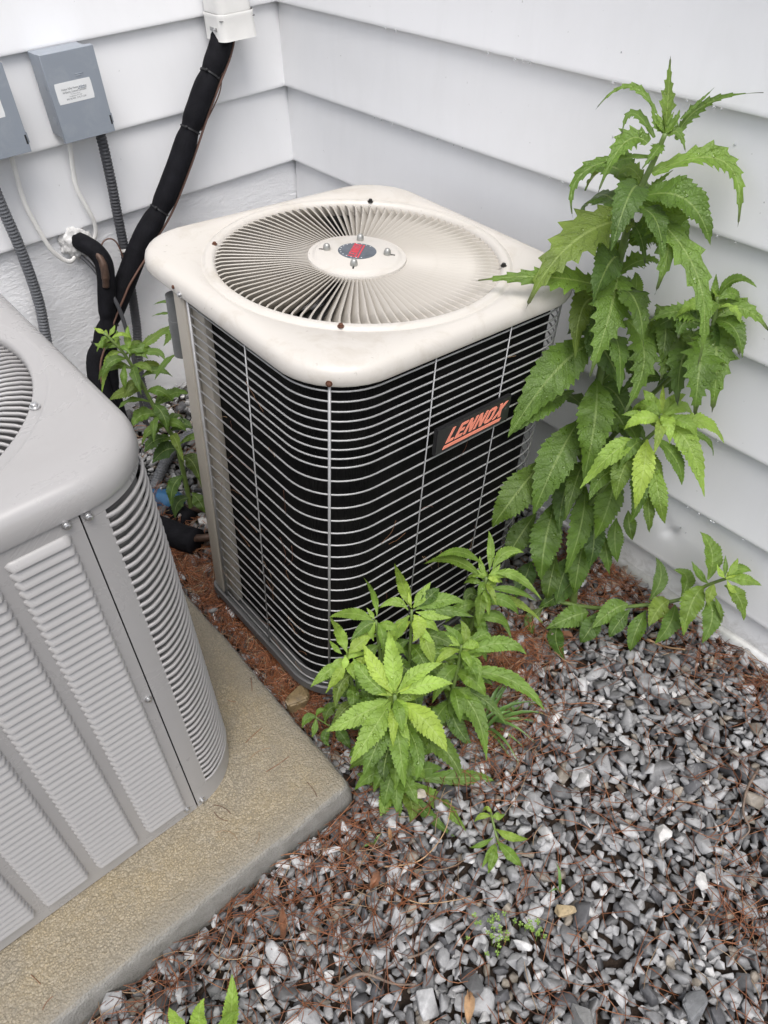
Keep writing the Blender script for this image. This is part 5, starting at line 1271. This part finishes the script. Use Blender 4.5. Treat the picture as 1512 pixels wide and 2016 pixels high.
  (-0.644,-1.395,-0.552,-0.622,-1.389,-0.533,-0.604,-1.37,-0.518,0.054,'s',0.95),
  (-0.656,-1.396,-0.591,-0.655,-1.465,-0.608,-0.69,-1.535,-0.669,0.05,'s',0.95),
  (-0.655,-1.395,-0.587,-0.623,-1.459,-0.597,-0.616,-1.519,-0.631,0.031,'s',0.75),
  (-0.663,-1.398,-0.619,-0.694,-1.41,-0.627,-0.72,-1.411,-0.646,0.046,'s',0.9),
  (-0.647,-1.394,-0.557,-0.656,-1.369,-0.543,-0.682,-1.362,-0.554,0.028,'s',1.1),
  (-0.623,-1.381,-0.483,-0.624,-1.37,-0.475,-0.614,-1.362,-0.468,0.013,'s',1.3),
  (-0.621,-1.383,-0.483,-0.606,-1.385,-0.476,-0.593,-1.384,-0.471,0.015,'s',1.2),
  (-0.668,-1.399,-0.635,-0.688,-1.444,-0.649,-0.684,-1.489,-0.68,0.044,'s',0.65),
  (-0.675,-1.399,-0.658,-0.722,-1.401,-0.666,-0.77,-1.429,-0.68,0.045,'s',0.65),
  (-0.65,-1.394,-0.569,-0.608,-1.42,-0.563,-0.595,-1.453,-0.577,0.033,'s',0.75),
 ],
 'J': [
  (-0.453,-1.296,-0.449,-0.426,-1.271,-0.412,-0.412,-1.249,-0.384,0.021,'s',1.15),
  (-0.458,-1.276,-0.436,-0.502,-1.249,-0.387,-0.574,-1.25,-0.352,0.025,'s',1.1),
  (-0.47,-1.296,-0.464,-0.514,-1.248,-0.407,-0.608,-1.25,-0.346,0.029,'s',1),
  (-0.446,-1.299,-0.447,-0.407,-1.297,-0.42,-0.371,-1.322,-0.426,0.032,'s',1.15),
  (-0.45,-1.304,-0.453,-0.414,-1.341,-0.457,-0.399,-1.408,-0.492,0.027,'s',1.1),
  (-0.462,-1.304,-0.496,-0.42,-1.342,-0.499,-0.392,-1.392,-0.516,0.023,'s',1),
  (-0.471,-1.299,-0.566,-0.412,-1.33,-0.553,-0.38,-1.409,-0.59,0.031,'s',1.1),
  (-0.479,-1.294,-0.606,-0.435,-1.321,-0.6,-0.442,-1.375,-0.637,0.029,'s',1),
  (-0.469,-1.297,-0.487,-0.485,-1.325,-0.5,-0.496,-1.344,-0.527,0.02,'s',1.2),
  (-0.48,-1.292,-0.584,-0.477,-1.27,-0.565,-0.446,-1.249,-0.542,0.038,'s',0.65),
  (-0.478,-1.293,-0.58,-0.5,-1.263,-0.571,-0.524,-1.246,-0.574,0.031,'s',0.85),
  (-0.462,-1.293,-0.453,-0.461,-1.279,-0.44,-0.45,-1.262,-0.428,0.016,'s',1.3),
  (-0.458,-1.299,-0.454,-0.443,-1.304,-0.449,-0.424,-1.301,-0.44,0.016,'s',1.35),
  (-0.463,-1.298,-0.458,-0.466,-1.288,-0.451,-0.472,-1.274,-0.447,0.014,'s',1.4),
  (-0.463,-1.301,-0.459,-0.454,-1.311,-0.461,-0.448,-1.325,-0.467,0.016,'s',1.4),
  (-0.474,-1.294,-0.53,-0.486,-1.273,-0.521,-0.507,-1.278,-0.536,0.033,'s',0.65),
  (-0.478,-1.294,-0.593,-0.488,-1.322,-0.605,-0.508,-1.336,-0.632,0.031,'s',0.65),
 ],
 'K': [
  (-0.809,-0.396,-0.145,-0.841,-0.39,-0.154,-0.893,-0.416,-0.216,0.022,'s',1),
  (-0.794,-0.408,-0.142,-0.782,-0.389,-0.119,-0.763,-0.364,-0.1,0.018,'s',1.1),
  (-0.792,-0.41,-0.149,-0.774,-0.42,-0.145,-0.767,-0.443,-0.159,0.024,'s',0.9),
  (-0.793,-0.409,-0.153,-0.729,-0.423,-0.122,-0.672,-0.427,-0.106,0.023,'s',0.9),
  (-0.725,-0.463,-0.096,-0.715,-0.478,-0.099,-0.737,-0.482,-0.119,0.019,'s',0.9),
  (-0.787,-0.415,-0.153,-0.743,-0.443,-0.148,-0.738,-0.468,-0.164,0.02,'s',0.85),
  (-0.707,-0.483,-0.152,-0.744,-0.479,-0.164,-0.779,-0.479,-0.196,0.017,'s',0.8),
  (-0.787,-0.422,-0.211,-0.751,-0.437,-0.2,-0.73,-0.47,-0.213,0.02,'s',0.8),
  (-0.789,-0.422,-0.244,-0.831,-0.397,-0.247,-0.871,-0.379,-0.262,0.03,'s',0.9),
  (-0.781,-0.434,-0.296,-0.731,-0.447,-0.274,-0.7,-0.47,-0.279,0.033,'s',0.8),
  (-0.782,-0.436,-0.32,-0.815,-0.411,-0.32,-0.844,-0.412,-0.34,0.039,'s',0.9),
  (-0.81,-0.398,-0.173,-0.831,-0.424,-0.192,-0.838,-0.43,-0.217,0.017,'s',0.9),
  (-0.798,-0.411,-0.201,-0.804,-0.429,-0.211,-0.817,-0.429,-0.227,0.021,'s',0.9),
  (-0.766,-0.464,-0.427,-0.794,-0.444,-0.427,-0.834,-0.439,-0.451,0.051,'s',0.5),
  (-0.773,-0.473,-0.508,-0.812,-0.477,-0.524,-0.838,-0.496,-0.569,0.038,'s',0.6),
  (-0.761,-0.472,-0.451,-0.749,-0.503,-0.461,-0.761,-0.546,-0.511,0.043,'s',0.5),
  (-0.769,-0.487,-0.564,-0.767,-0.519,-0.578,-0.767,-0.54,-0.606,0.036,'s',0.6),
  (-0.778,-0.443,-0.346,-0.807,-0.44,-0.355,-0.827,-0.431,-0.368,0.026,'s',0.8),
  (-0.668,-0.451,-0.049,-0.684,-0.43,-0.043,-0.709,-0.416,-0.048,0.008,'s',0.7),
  (-0.677,-0.463,-0.065,-0.7,-0.443,-0.063,-0.724,-0.428,-0.067,0.008,'s',0.7),
  (-0.816,-0.387,-0.118,-0.842,-0.372,-0.12,-0.852,-0.357,-0.117,0.014,'s',1.1),
  (-0.822,-0.381,-0.105,-0.834,-0.378,-0.108,-0.859,-0.377,-0.125,0.012,'s',1.2),
  (-0.825,-0.378,-0.098,-0.833,-0.362,-0.09,-0.839,-0.346,-0.085,0.012,'s',1.4),
  (-0.822,-0.381,-0.101,-0.808,-0.38,-0.091,-0.797,-0.373,-0.084,0.011,'s',1.3),
  (-0.769,-0.454,-0.372,-0.734,-0.465,-0.359,-0.722,-0.486,-0.37,0.032,'s',0.6),
  (-0.777,-0.449,-0.387,-0.815,-0.433,-0.393,-0.841,-0.431,-0.414,0.04,'s',0.6),
  (-0.78,-0.482,-0.581,-0.811,-0.472,-0.587,-0.835,-0.486,-0.619,0.039,'s',0.45),
  (-0.798,-0.408,-0.18,-0.775,-0.428,-0.181,-0.769,-0.45,-0.195,0.02,'s',0.9),
  (-0.784,-0.43,-0.288,-0.779,-0.466,-0.303,-0.788,-0.491,-0.34,0.033,'s',0.7),
 ],
 'L': [
  (-0.782,-1.647,-0.665,-0.772,-1.681,-0.66,-0.741,-1.702,-0.68,0.017,'s',1.2),
  (-0.797,-1.666,-0.665,-0.798,-1.705,-0.66,-0.792,-1.727,-0.68,0.021,'s',1.1),
  (-0.804,-1.672,-0.665,-0.831,-1.687,-0.66,-0.849,-1.694,-0.68,0.017,'s',1.15),
  (-0.796,-1.657,-0.665,-0.829,-1.652,-0.66,-0.842,-1.636,-0.68,0.011,'s',1.1),
  (-0.77,-1.626,-0.665,-0.785,-1.614,-0.66,-0.798,-1.607,-0.68,0.012,'s',1.2),
  (-0.77,-1.626,-0.665,-0.76,-1.636,-0.66,-0.74,-1.636,-0.68,0.015,'s',1.2),
  (-0.802,-1.668,-0.665,-0.826,-1.675,-0.66,-0.852,-1.68,-0.68,0.015,'s',1.1),
  (-0.764,-1.621,-0.665,-0.767,-1.61,-0.66,-0.771,-1.603,-0.68,0.01,'s',1.3),
 ],
 'M': [
  (-1.376,-1.601,-0.68,-1.339,-1.576,-0.63,-1.312,-1.544,-0.6,0.027,'s',1.35),
  (-1.402,-1.588,-0.68,-1.389,-1.556,-0.63,-1.365,-1.544,-0.6,0.03,'s',1.4),
  (-1.421,-1.571,-0.68,-1.418,-1.536,-0.63,-1.415,-1.518,-0.6,0.025,'s',1.35),
  (-1.389,-1.599,-0.68,-1.362,-1.589,-0.63,-1.332,-1.596,-0.6,0.02,'s',1.2),
  (-1.412,-1.588,-0.68,-1.417,-1.569,-0.63,-1.437,-1.551,-0.6,0.023,'s',1.1),
 ],
 'N': [
  (-0.912,-1.243,-0.615,-0.929,-1.232,-0.616,-0.948,-1.236,-0.629,0.02,'s',0.85),
  (-0.915,-1.243,-0.614,-0.929,-1.256,-0.627,-0.942,-1.261,-0.641,0.014,'s',0.9),
  (-0.903,-1.257,-0.635,-0.879,-1.247,-0.612,-0.854,-1.261,-0.615,0.026,'s',0.8),
  (-0.914,-1.243,-0.612,-0.902,-1.244,-0.597,-0.889,-1.252,-0.606,0.011,'s',1),
  (-0.89,-1.275,-0.641,-0.887,-1.298,-0.652,-0.888,-1.323,-0.672,0.026,'s',0.7),
  (-0.893,-1.271,-0.64,-0.917,-1.273,-0.651,-0.919,-1.291,-0.667,0.02,'s',0.65),
 ],
}
STEMS = {
 'T': [([(-0.198, -1.367, -0.701), (-0.164, -1.309, -0.431), (-0.152, -1.289, -0.221), (-0.148, -1.286, -0.029), (-0.152, -1.281, 0.115), (-0.154, -1.287, 0.254), (-0.15, -1.291, 0.296), (-0.138, -1.3, 0.347), (-0.132, -1.308, 0.394)], 0.011, 0.004)],
 'B': [([(-0.186, -1.338, -0.412), (-0.18, -1.386, -0.26), (-0.183, -1.42, -0.174), (-0.171, -1.452, -0.106), (-0.171, -1.449, -0.075)], 0.006, 0.003)],
 'C': [([(-0.128, -1.299, -0.3), (-0.072, -1.349, -0.16), (-0.061, -1.412, -0.032), (-0.065, -1.446, 0.053), (-0.065, -1.447, 0.095), (-0.065, -1.441, 0.129)], 0.006, 0.003)],
 'D': [([(-0.259, -1.334, -0.671), (-0.214, -1.423, -0.657), (-0.179, -1.501, -0.611), (-0.116, -1.589, -0.555), (-0.086, -1.62, -0.503), (-0.072, -1.651, -0.461)], 0.006, 0.0035)],
 'E': [([(-0.855, -1.436, -0.706), (-0.837, -1.417, -0.593), (-0.821, -1.399, -0.439)], 0.007, 0.004)],
 'F': [([(-0.824, -1.38, -0.727), (-0.785, -1.319, -0.537), (-0.763, -1.277, -0.375)], 0.005, 0.003)],
 'G': [([(-0.843, -1.386, -0.716), (-0.847, -1.31, -0.541), (-0.846, -1.279, -0.415)], 0.005, 0.003)],
 'H': [([(-0.775, -1.375, -0.749), (-0.721, -1.326, -0.574), (-0.678, -1.289, -0.401)], 0.006, 0.003)],
 'I': [([(-0.7, -1.411, -0.701), (-0.669, -1.401, -0.615), (-0.638, -1.39, -0.529), (-0.626, -1.384, -0.473)], 0.006, 0.003)],
 'J': [([(-0.538, -1.301, -0.681), (-0.51, -1.302, -0.606), (-0.483, -1.302, -0.516), (-0.463, -1.298, -0.457)], 0.006, 0.004)],
 'K': [([(-0.788, -0.489, -0.689), (-0.776, -0.474, -0.569), (-0.765, -0.462, -0.408), (-0.78, -0.442, -0.33), (-0.793, -0.417, -0.218), (-0.807, -0.403, -0.143), (-0.828, -0.375, -0.091)], 0.008, 0.003)],
 'L': [([(-0.797, -1.677, -0.675), (-0.786, -1.653, -0.67), (-0.768, -1.624, -0.665), (-0.755, -1.608, -0.68)], 0.003, 0.002)],
 'M': [([(-1.419, -1.63, -0.71), (-1.395, -1.587, -0.67)], 0.004, 0.003)],
 'N': [([(-0.854, -1.295, -0.706), (-0.894, -1.262, -0.648), (-0.914, -1.242, -0.615)], 0.002, 0.0015)],
}

# ------------------------------------------------------------------ weeds
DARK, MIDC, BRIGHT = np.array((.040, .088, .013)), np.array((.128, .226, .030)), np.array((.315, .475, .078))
def leaf_colour(sh, rr):  # sh: leaf age, and shade painted into inner leaves as darker green
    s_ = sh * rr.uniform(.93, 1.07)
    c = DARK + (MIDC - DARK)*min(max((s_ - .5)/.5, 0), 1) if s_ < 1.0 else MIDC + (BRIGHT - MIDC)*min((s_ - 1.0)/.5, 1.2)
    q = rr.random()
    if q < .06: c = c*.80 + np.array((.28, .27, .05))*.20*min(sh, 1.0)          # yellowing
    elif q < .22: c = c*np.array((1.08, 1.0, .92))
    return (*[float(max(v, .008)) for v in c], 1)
def leaf_mesh(B, Mi, T, w_, kind, rr, sh):
    B, Mi, T = Vector(B), Vector(Mi), Vector(T); C = Mi*2 - (B + T)*.5
    L_ = (Mi-B).length + (T-Mi).length
    up = Vector((-.33 + rr.gauss(0, .16), -.42 + rr.gauss(0, .16), .80))
    nt_ = rr.randint(14, 19) if kind == 's' else rr.randint(7, 10)
    if L_ < .05: nt_ = max(4, nt_ // 2)
    amp = (.17 if kind == 's' else .46); k = 4 if kind == 'l' else 3; rows = nt_*k + 1
    verts, uvs = [], []
    lobe = [[1 + rr.uniform(-.3, .3) for _ in range(nt_ + 1)] for _ in range(2)]
    fold = rr.uniform(.12, .42); twist = rr.gauss(0, .38); asym = rr.uniform(-.06, .06); curl = rr.uniform(-.10, .38); rip = rr.uniform(.04, .10); ph = rr.uniform(0, 6)
    prevW = None
    for i in range(rows):
        t_ = i / (rows - 1); P = B*(1-t_)**2 + C*2*t_*(1-t_) + T*t_*t_; d = ((C-B)*(1-t_) + (T-C)*t_)
        d = d.normalized() if d.length > 1e-9 else (T-B).normalized()
        W = d.cross(up)
        if W.length < .15 and prevW is not None: W = prevW.copy()
        W = (W - d*W.dot(d)).normalized()
        if prevW is not None:
            if W.dot(prevW) < 0: W = -W
            W = prevW.lerp(W, .35); W = (W - d*W.dot(d)).normalized()
        prevW = W; Nn = W.cross(d).normalized()
        if Nn.dot(up) < 0: Nn = -Nn
        a_ = twist*(t_ - .3); W2 = W*math.cos(a_) + Nn*math.sin(a_); N2 = Nn*math.cos(a_) - W*math.sin(a_)
        if kind == 's': prof = (.10 + .90*(math.sin(PI/2*t_/.44))**1.35) if t_ < .44 else max(0, 1 - ((t_ - .44)/.56)**1.45)
        else: prof = (.34 + .66*min(1, t_/.36)**.9) if t_ < .36 else max(0, 1 - (t_ - .36)/.64)**1.12
        hw = w_*.5*prof
        row = []
        fr = (i % k)/k; ti = i // k
        for sd in (-1, -.5, 0, .5, 1):
            e = abs(sd); q = hw*sd*(1 + asym*sd)
            z = fold*hw*e**1.3 - curl*hw*e*e*2*t_ + rip*w_*e*math.sin(t_*nt_*1.35 + ph + sd*1.1) * (.35 + .65*prof)
            sh_t = 0
            if e == 1:
                l_ = lobe[0 if sd < 0 else 1][min(ti, nt_)]
                if kind == 's': f_ = 1 + amp*l_*(fr*1.5 - .42); sh_t = .018*fr
                else: f_ = 1 + amp*l_*((0.0 if fr == 0 else (.35 if fr < .4 else (1.0 if fr < .6 else .15))) - .42); sh_t = .03*(1 if .4 < fr < .6 else .2)
                if t_ > .97 or t_ < .02: f_ = 1
                q *= f_
            p = P + W2*q + N2*z + d*(sh_t*L_)
            row.append(p); uvs.append((t_, .5 + .5*sd))
        verts.extend(row)
    fs = [(i*5+j, i*5+j+1, (i+1)*5+j+1, (i+1)*5+j) for i in range(rows-1) for j in range(4)]
    me = bpy.data.meshes.new('leaf'); me.from_pydata([tuple(v - B) for v in verts], [], fs)
    uvl = me.uv_layers.new(name='UVMap'); li = np.zeros(len(me.loops), np.int32); me.loops.foreach_get('vertex_index', li)
    uvl.data.foreach_set('uv', np.array(uvs, np.float32)[li].ravel())
    me.polygons.foreach_set('use_smooth', [True]*len(me.polygons))
    # make the upper side the front side
    me.update(); nn = Vector((0,0,0))
    for p in me.polygons: nn += p.normal*p.area
    if nn.dot(up) < 0: me.flip_normals()
    return me
def weed(keys, name, label, cat, group=None, seed=1):
    rr = random.Random(seed); first = STEMS[keys[0]][0][0][0]
    root = empty(name, first, label, cat, group); inv = -Vector(first)
    for k_ in keys:
        for pts, r0, r1 in STEMS.get(k_, []):
            P = smooth_path([Vector(p) for p in pts], 6); m_ = len(P)
            if P[0].z < -.60: P = [P[0] + Vector((0,0,-.04))] + P; m_ += 1
            mb = MB(); mb.tube([p + inv for p in P], [r0 + (r1-r0)*i/(m_-1) for i in range(m_)], 9); mb.build('stem', M['stem'], root, 180)
        for l in LEAVES[k_]:
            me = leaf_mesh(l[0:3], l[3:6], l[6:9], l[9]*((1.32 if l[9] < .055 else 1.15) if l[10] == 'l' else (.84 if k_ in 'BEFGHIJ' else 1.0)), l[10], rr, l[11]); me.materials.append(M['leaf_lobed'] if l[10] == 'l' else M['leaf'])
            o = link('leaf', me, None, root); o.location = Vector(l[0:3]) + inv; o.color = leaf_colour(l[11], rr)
    for base_, n_, L0, L1, w0, sh0, lo, hi in FILL.get(keys[0], []):
        Pts = smooth_path([Vector(p) for p in STEMS[base_][0][0]], 12)
        for i in range(n_):
            u = lo + (hi - lo)*(i + rr.random()*.6)/n_; q = Pts[min(int(u*(len(Pts)-1)), len(Pts)-1)]; a = i*2.4 + rr.uniform(-.4, .4)
            L_ = rr.uniform(L0, L1); d = Vector((math.cos(a), math.sin(a), 0)); T_ = q + d*L_*.85 + Vector((0,0,-.25*L_)); M_ = q + d*L_*.48 + Vector((0,0,.12*L_))
            if T_.x > -.02: T_.x = -.02
            lc = LO.inverted() @ T_
            if -.03 < lc.x < .66 and -.03 < lc.y < .66: continue
            T_.z = max(T_.z, -.67)
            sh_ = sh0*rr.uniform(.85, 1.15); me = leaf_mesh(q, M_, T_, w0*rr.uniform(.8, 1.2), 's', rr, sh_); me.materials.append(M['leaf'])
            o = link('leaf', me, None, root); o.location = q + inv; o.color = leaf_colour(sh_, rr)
    return root
FILL = {'T': [('T', 26, .11, .18, .056, .75, .10, .80), ('C', 9, .08, .13, .042, .8, .25, .85), ('B', 7, .07, .11, .036, .85, .3, .8), ('B', 8, .06, .10, .024, 1.3, .82, .99), ('C', 6, .05, .09, .022, 1.1, .85, .99)], 'E': [('E', 16, .08, .12, .034, 1.0, .15, .80), ('E', 17, .05, .095, .021, 1.3, .74, .99), ('E', 16, .07, .12, .034, 1.0, .02, .45)], 'F': [('F', 11, .06, .095, .028, .95, .25, .85), ('F', 6, .04, .065, .016, 1.3, .85, .99)], 'G': [('G', 10, .05, .085, .025, .95, .25, .85), ('G', 6, .04, .06, .016, 1.3, .88, .99)],
        'H': [('H', 17, .07, .12, .032, .92, .2, .85), ('H', 7, .05, .08, .020, 1.3, .85, .99)], 'I': [('I', 16, .07, .12, .032, .95, .15, .85), ('I', 7, .05, .08, .020, 1.25, .85, .99)], 'J': [('J', 14, .06, .11, .026, .95, .2, .85), ('J', 7, .045, .075, .017, 1.25, .85, .99)], 'K': [('K', 20, .06, .12, .022, .85, .32, .88), ('K', 8, .035, .06, .012, 1.1, .85, 1)]}
weed(['T', 'B', 'C'], 'tall_weed', 'tall green weed with jagged drooping leaves standing between the cream condenser and the right wall', 'weed', None, 2)
weed(['D'], 'creeping_weed', 'low weed with a stem lying along the gravel towards the right wall', 'weed', None, 3)
weed(['E'], 'leafy_weed', 'bright green weed with a broad leaf rosette at the corner of the concrete pad', 'weed', 'leafy weeds in front of the cream condenser', 4)
weed(['F'], 'leafy_weed', 'thin leafy weed shoot directly behind the bright rosette, before the guard wires', 'weed', 'leafy weeds in front of the cream condenser', 5)
weed(['G'], 'leafy_weed', 'small leafy weed shoot touching the rounded front corner of the wire guard', 'weed', 'leafy weeds in front of the cream condenser', 6)
weed(['H'], 'leafy_weed', 'leafy weed with pointed tips standing highest behind the bright rosette', 'weed', 'leafy weeds in front of the cream condenser', 7)
weed(['I'], 'leafy_weed', 'green weed with long arching leaves right of the bright rosette', 'weed', 'leafy weeds in front of the cream condenser', 8)
weed(['J'], 'leafy_weed', 'upright weed with narrow drooping leaves nearest the hanging leaves of the tall weed', 'weed', 'leafy weeds in front of the cream condenser', 9)
weed(['K'], 'thin_weed', 'thin leaning weed with narrow leaves growing in the gap between the two condensers', 'weed', None, 10)
weed(['L'], 'weed_sprig', 'small wilted green sprig lying on the gravel below the leafy weeds', 'weed', None, 11)
weed(['M'], 'young_weed', 'young weed with pale green leaves cut off by the bottom edge of the photo', 'weed', None, 12)
weed(['N'], 'weed_seedling', 'small seedling between the concrete pad and the bright rosette', 'weed', None, 13)
# flower buds of the thin weed
mb = MB()
# grass tuft and single blades
def blade(mb, x, y, dx, dy, L_, w_, h_):
    d = Vector((dx, dy, 0)).normalized(); s_ = Vector((-d.y, d.x, 0)); z0 = top_at(x, y, 1) - .01; rings = []
    for i in range(7):
        u = i/6; p = Vector((x, y, z0)) + d*L_*u + Vector((0, 0, h_*math.sin(PI*min(u*.80, 1)) + .004)); wd = w_*(.5 + .5*math.sin(PI*min(u*1.2+.1, 1)))*(1-u**3)
        rings.append([p - s_*wd/2 + Vector((0,0,wd*.25)), p, p + s_*wd/2 + Vector((0,0,wd*.25)), p + Vector((0,0,-.0006))])
    mb.loft(rings, True, True, True)
root = empty('grass_tuft', (-.615, -1.462, -.68), 'tuft of narrow grass blades on the gravel right of the leafy weeds', 'grass tuft'); rr = random.Random(9)
for i in range(17):
    a = rr.uniform(-2.0, .55); mb = MB(); blade(mb, -.615 + rr.gauss(0,.012), -1.462 + rr.gauss(0,.012), math.cos(a), math.sin(a), rr.uniform(.07, .14), rr.uniform(.008, .013), rr.uniform(.015, .05)); wpart(mb.build('blade', M['grass'], None, 60), root)
mb = MB(); blade(mb, -.767, -1.803, .2, .3, .045, .006, .04); blade(mb, -.767, -1.803, -.3, .1, .03, .005, .03); tag(mb.build('grass_shoot', M['grass'], None, 60), 'tiny grass shoot between stones above the tan stone', 'grass shoot')
mb = MB(); blade(mb, -1.075, -1.880, .1, .35, .05, .009, .05); blade(mb, -1.075, -1.880, .5, -.1, .05, .008, .05); tag(mb.build('grass_shoot', M['grass'], None, 60), 'grass shoot at the bottom edge of the photo near the wood splinter', 'grass shoot')
mb = MB(); blade(mb, -.975, -1.505, -.4, .1, .03, .006, .012); blade(mb, -.975, -1.505, .4, .05, .028, .006, .012); tag(mb.build('grass_shoot', M['grass'], None, 60), 'small green shoot just off the corner of the concrete pad', 'grass shoot')
def clover(x, y, n_, spread, seed, label):
    root = empty('clover_sprig', (x, y, -.68), label, 'clover'); rr = random.Random(seed)
    for i in range(n_):
        cx_, cy_ = x + rr.gauss(0, spread), y + rr.gauss(0, spread); zz = top_at(cx_, cy_, 2) + rr.uniform(.004, .016); mb = MB(); a0 = rr.uniform(0, 6)
        for q in range(3):
            a = a0 + q*2*PI/3; d = Vector((math.cos(a), math.sin(a), 0)); s_ = Vector((-d.y, d.x, 0)); c_ = Vector((cx_, cy_, zz)); r = rr.uniform(.0030, .0045)
            top = [c_ + d*r*p + s_*r*s2 + Vector((0,0,zq)) for p, s2, zq in ((.05,0,0), (.7,-.55,.001), (1.15,-.45,.001), (1.0,0,0), (1.15,.45,.001), (.7,.55,.001))]
            mb.loft([top, [p - Vector((0,0,.0005)) for p in top]], True, True, True)
        mb.tube([(cx_, cy_, zz), (cx_ + rr.gauss(0,.004), cy_ + rr.gauss(0,.004), zz - .025)], .0006, 4)
        o = wpart(mb.build('leaflets', M['leaf_clover'], None, None), root)
m_ = simple('clover_green', (.17, .27, .045), .5, 0, .25, 60); M['leaf_clover'] = m_
clover(-.916, -1.776, 26, .017, 4, 'clover sprig with small yellow green leaves, left of its neighbour')
clover(-.858, -1.817, 15, .011, 6, 'smaller clover sprig between the larger one and the tan stone')
# rain drops on the right wall
mb = MB(); rr = random.Random(14)
for i in range(80):
    y, z = rr.uniform(-2.0, -1.05), rr.uniform(-.62, .8); f = (z / EXP) % 1.0; n_ = -.0014 - .0122*max(0, f - .02); r = rr.uniform(.0011, .0026)
    mb.sphere((-n_ - .0002, y, z), r, 8, 6, (.45, 1, 1.15))
for k in range(-2, 8):
    for i in range(22):
        y = rr.uniform(-2.2, -.35); mb.sphere((-.0012, y, k*EXP - .0006), rr.uniform(.0013, .0026), 8, 6, (.8, 1, .9))
m, t, b = new_mat('water'); b.inputs['Base Color'].default_value = (.85, .87, .88, 1); b.inputs['Roughness'].default_value = .04; b.inputs['Transmission Weight'].default_value = .7; b.inputs['IOR'].default_value = 1.33
tag(mb.build('rain_drops', m, None, 180), 'small rain drops beaded on the right wall', 'rain drops', kind='stuff')
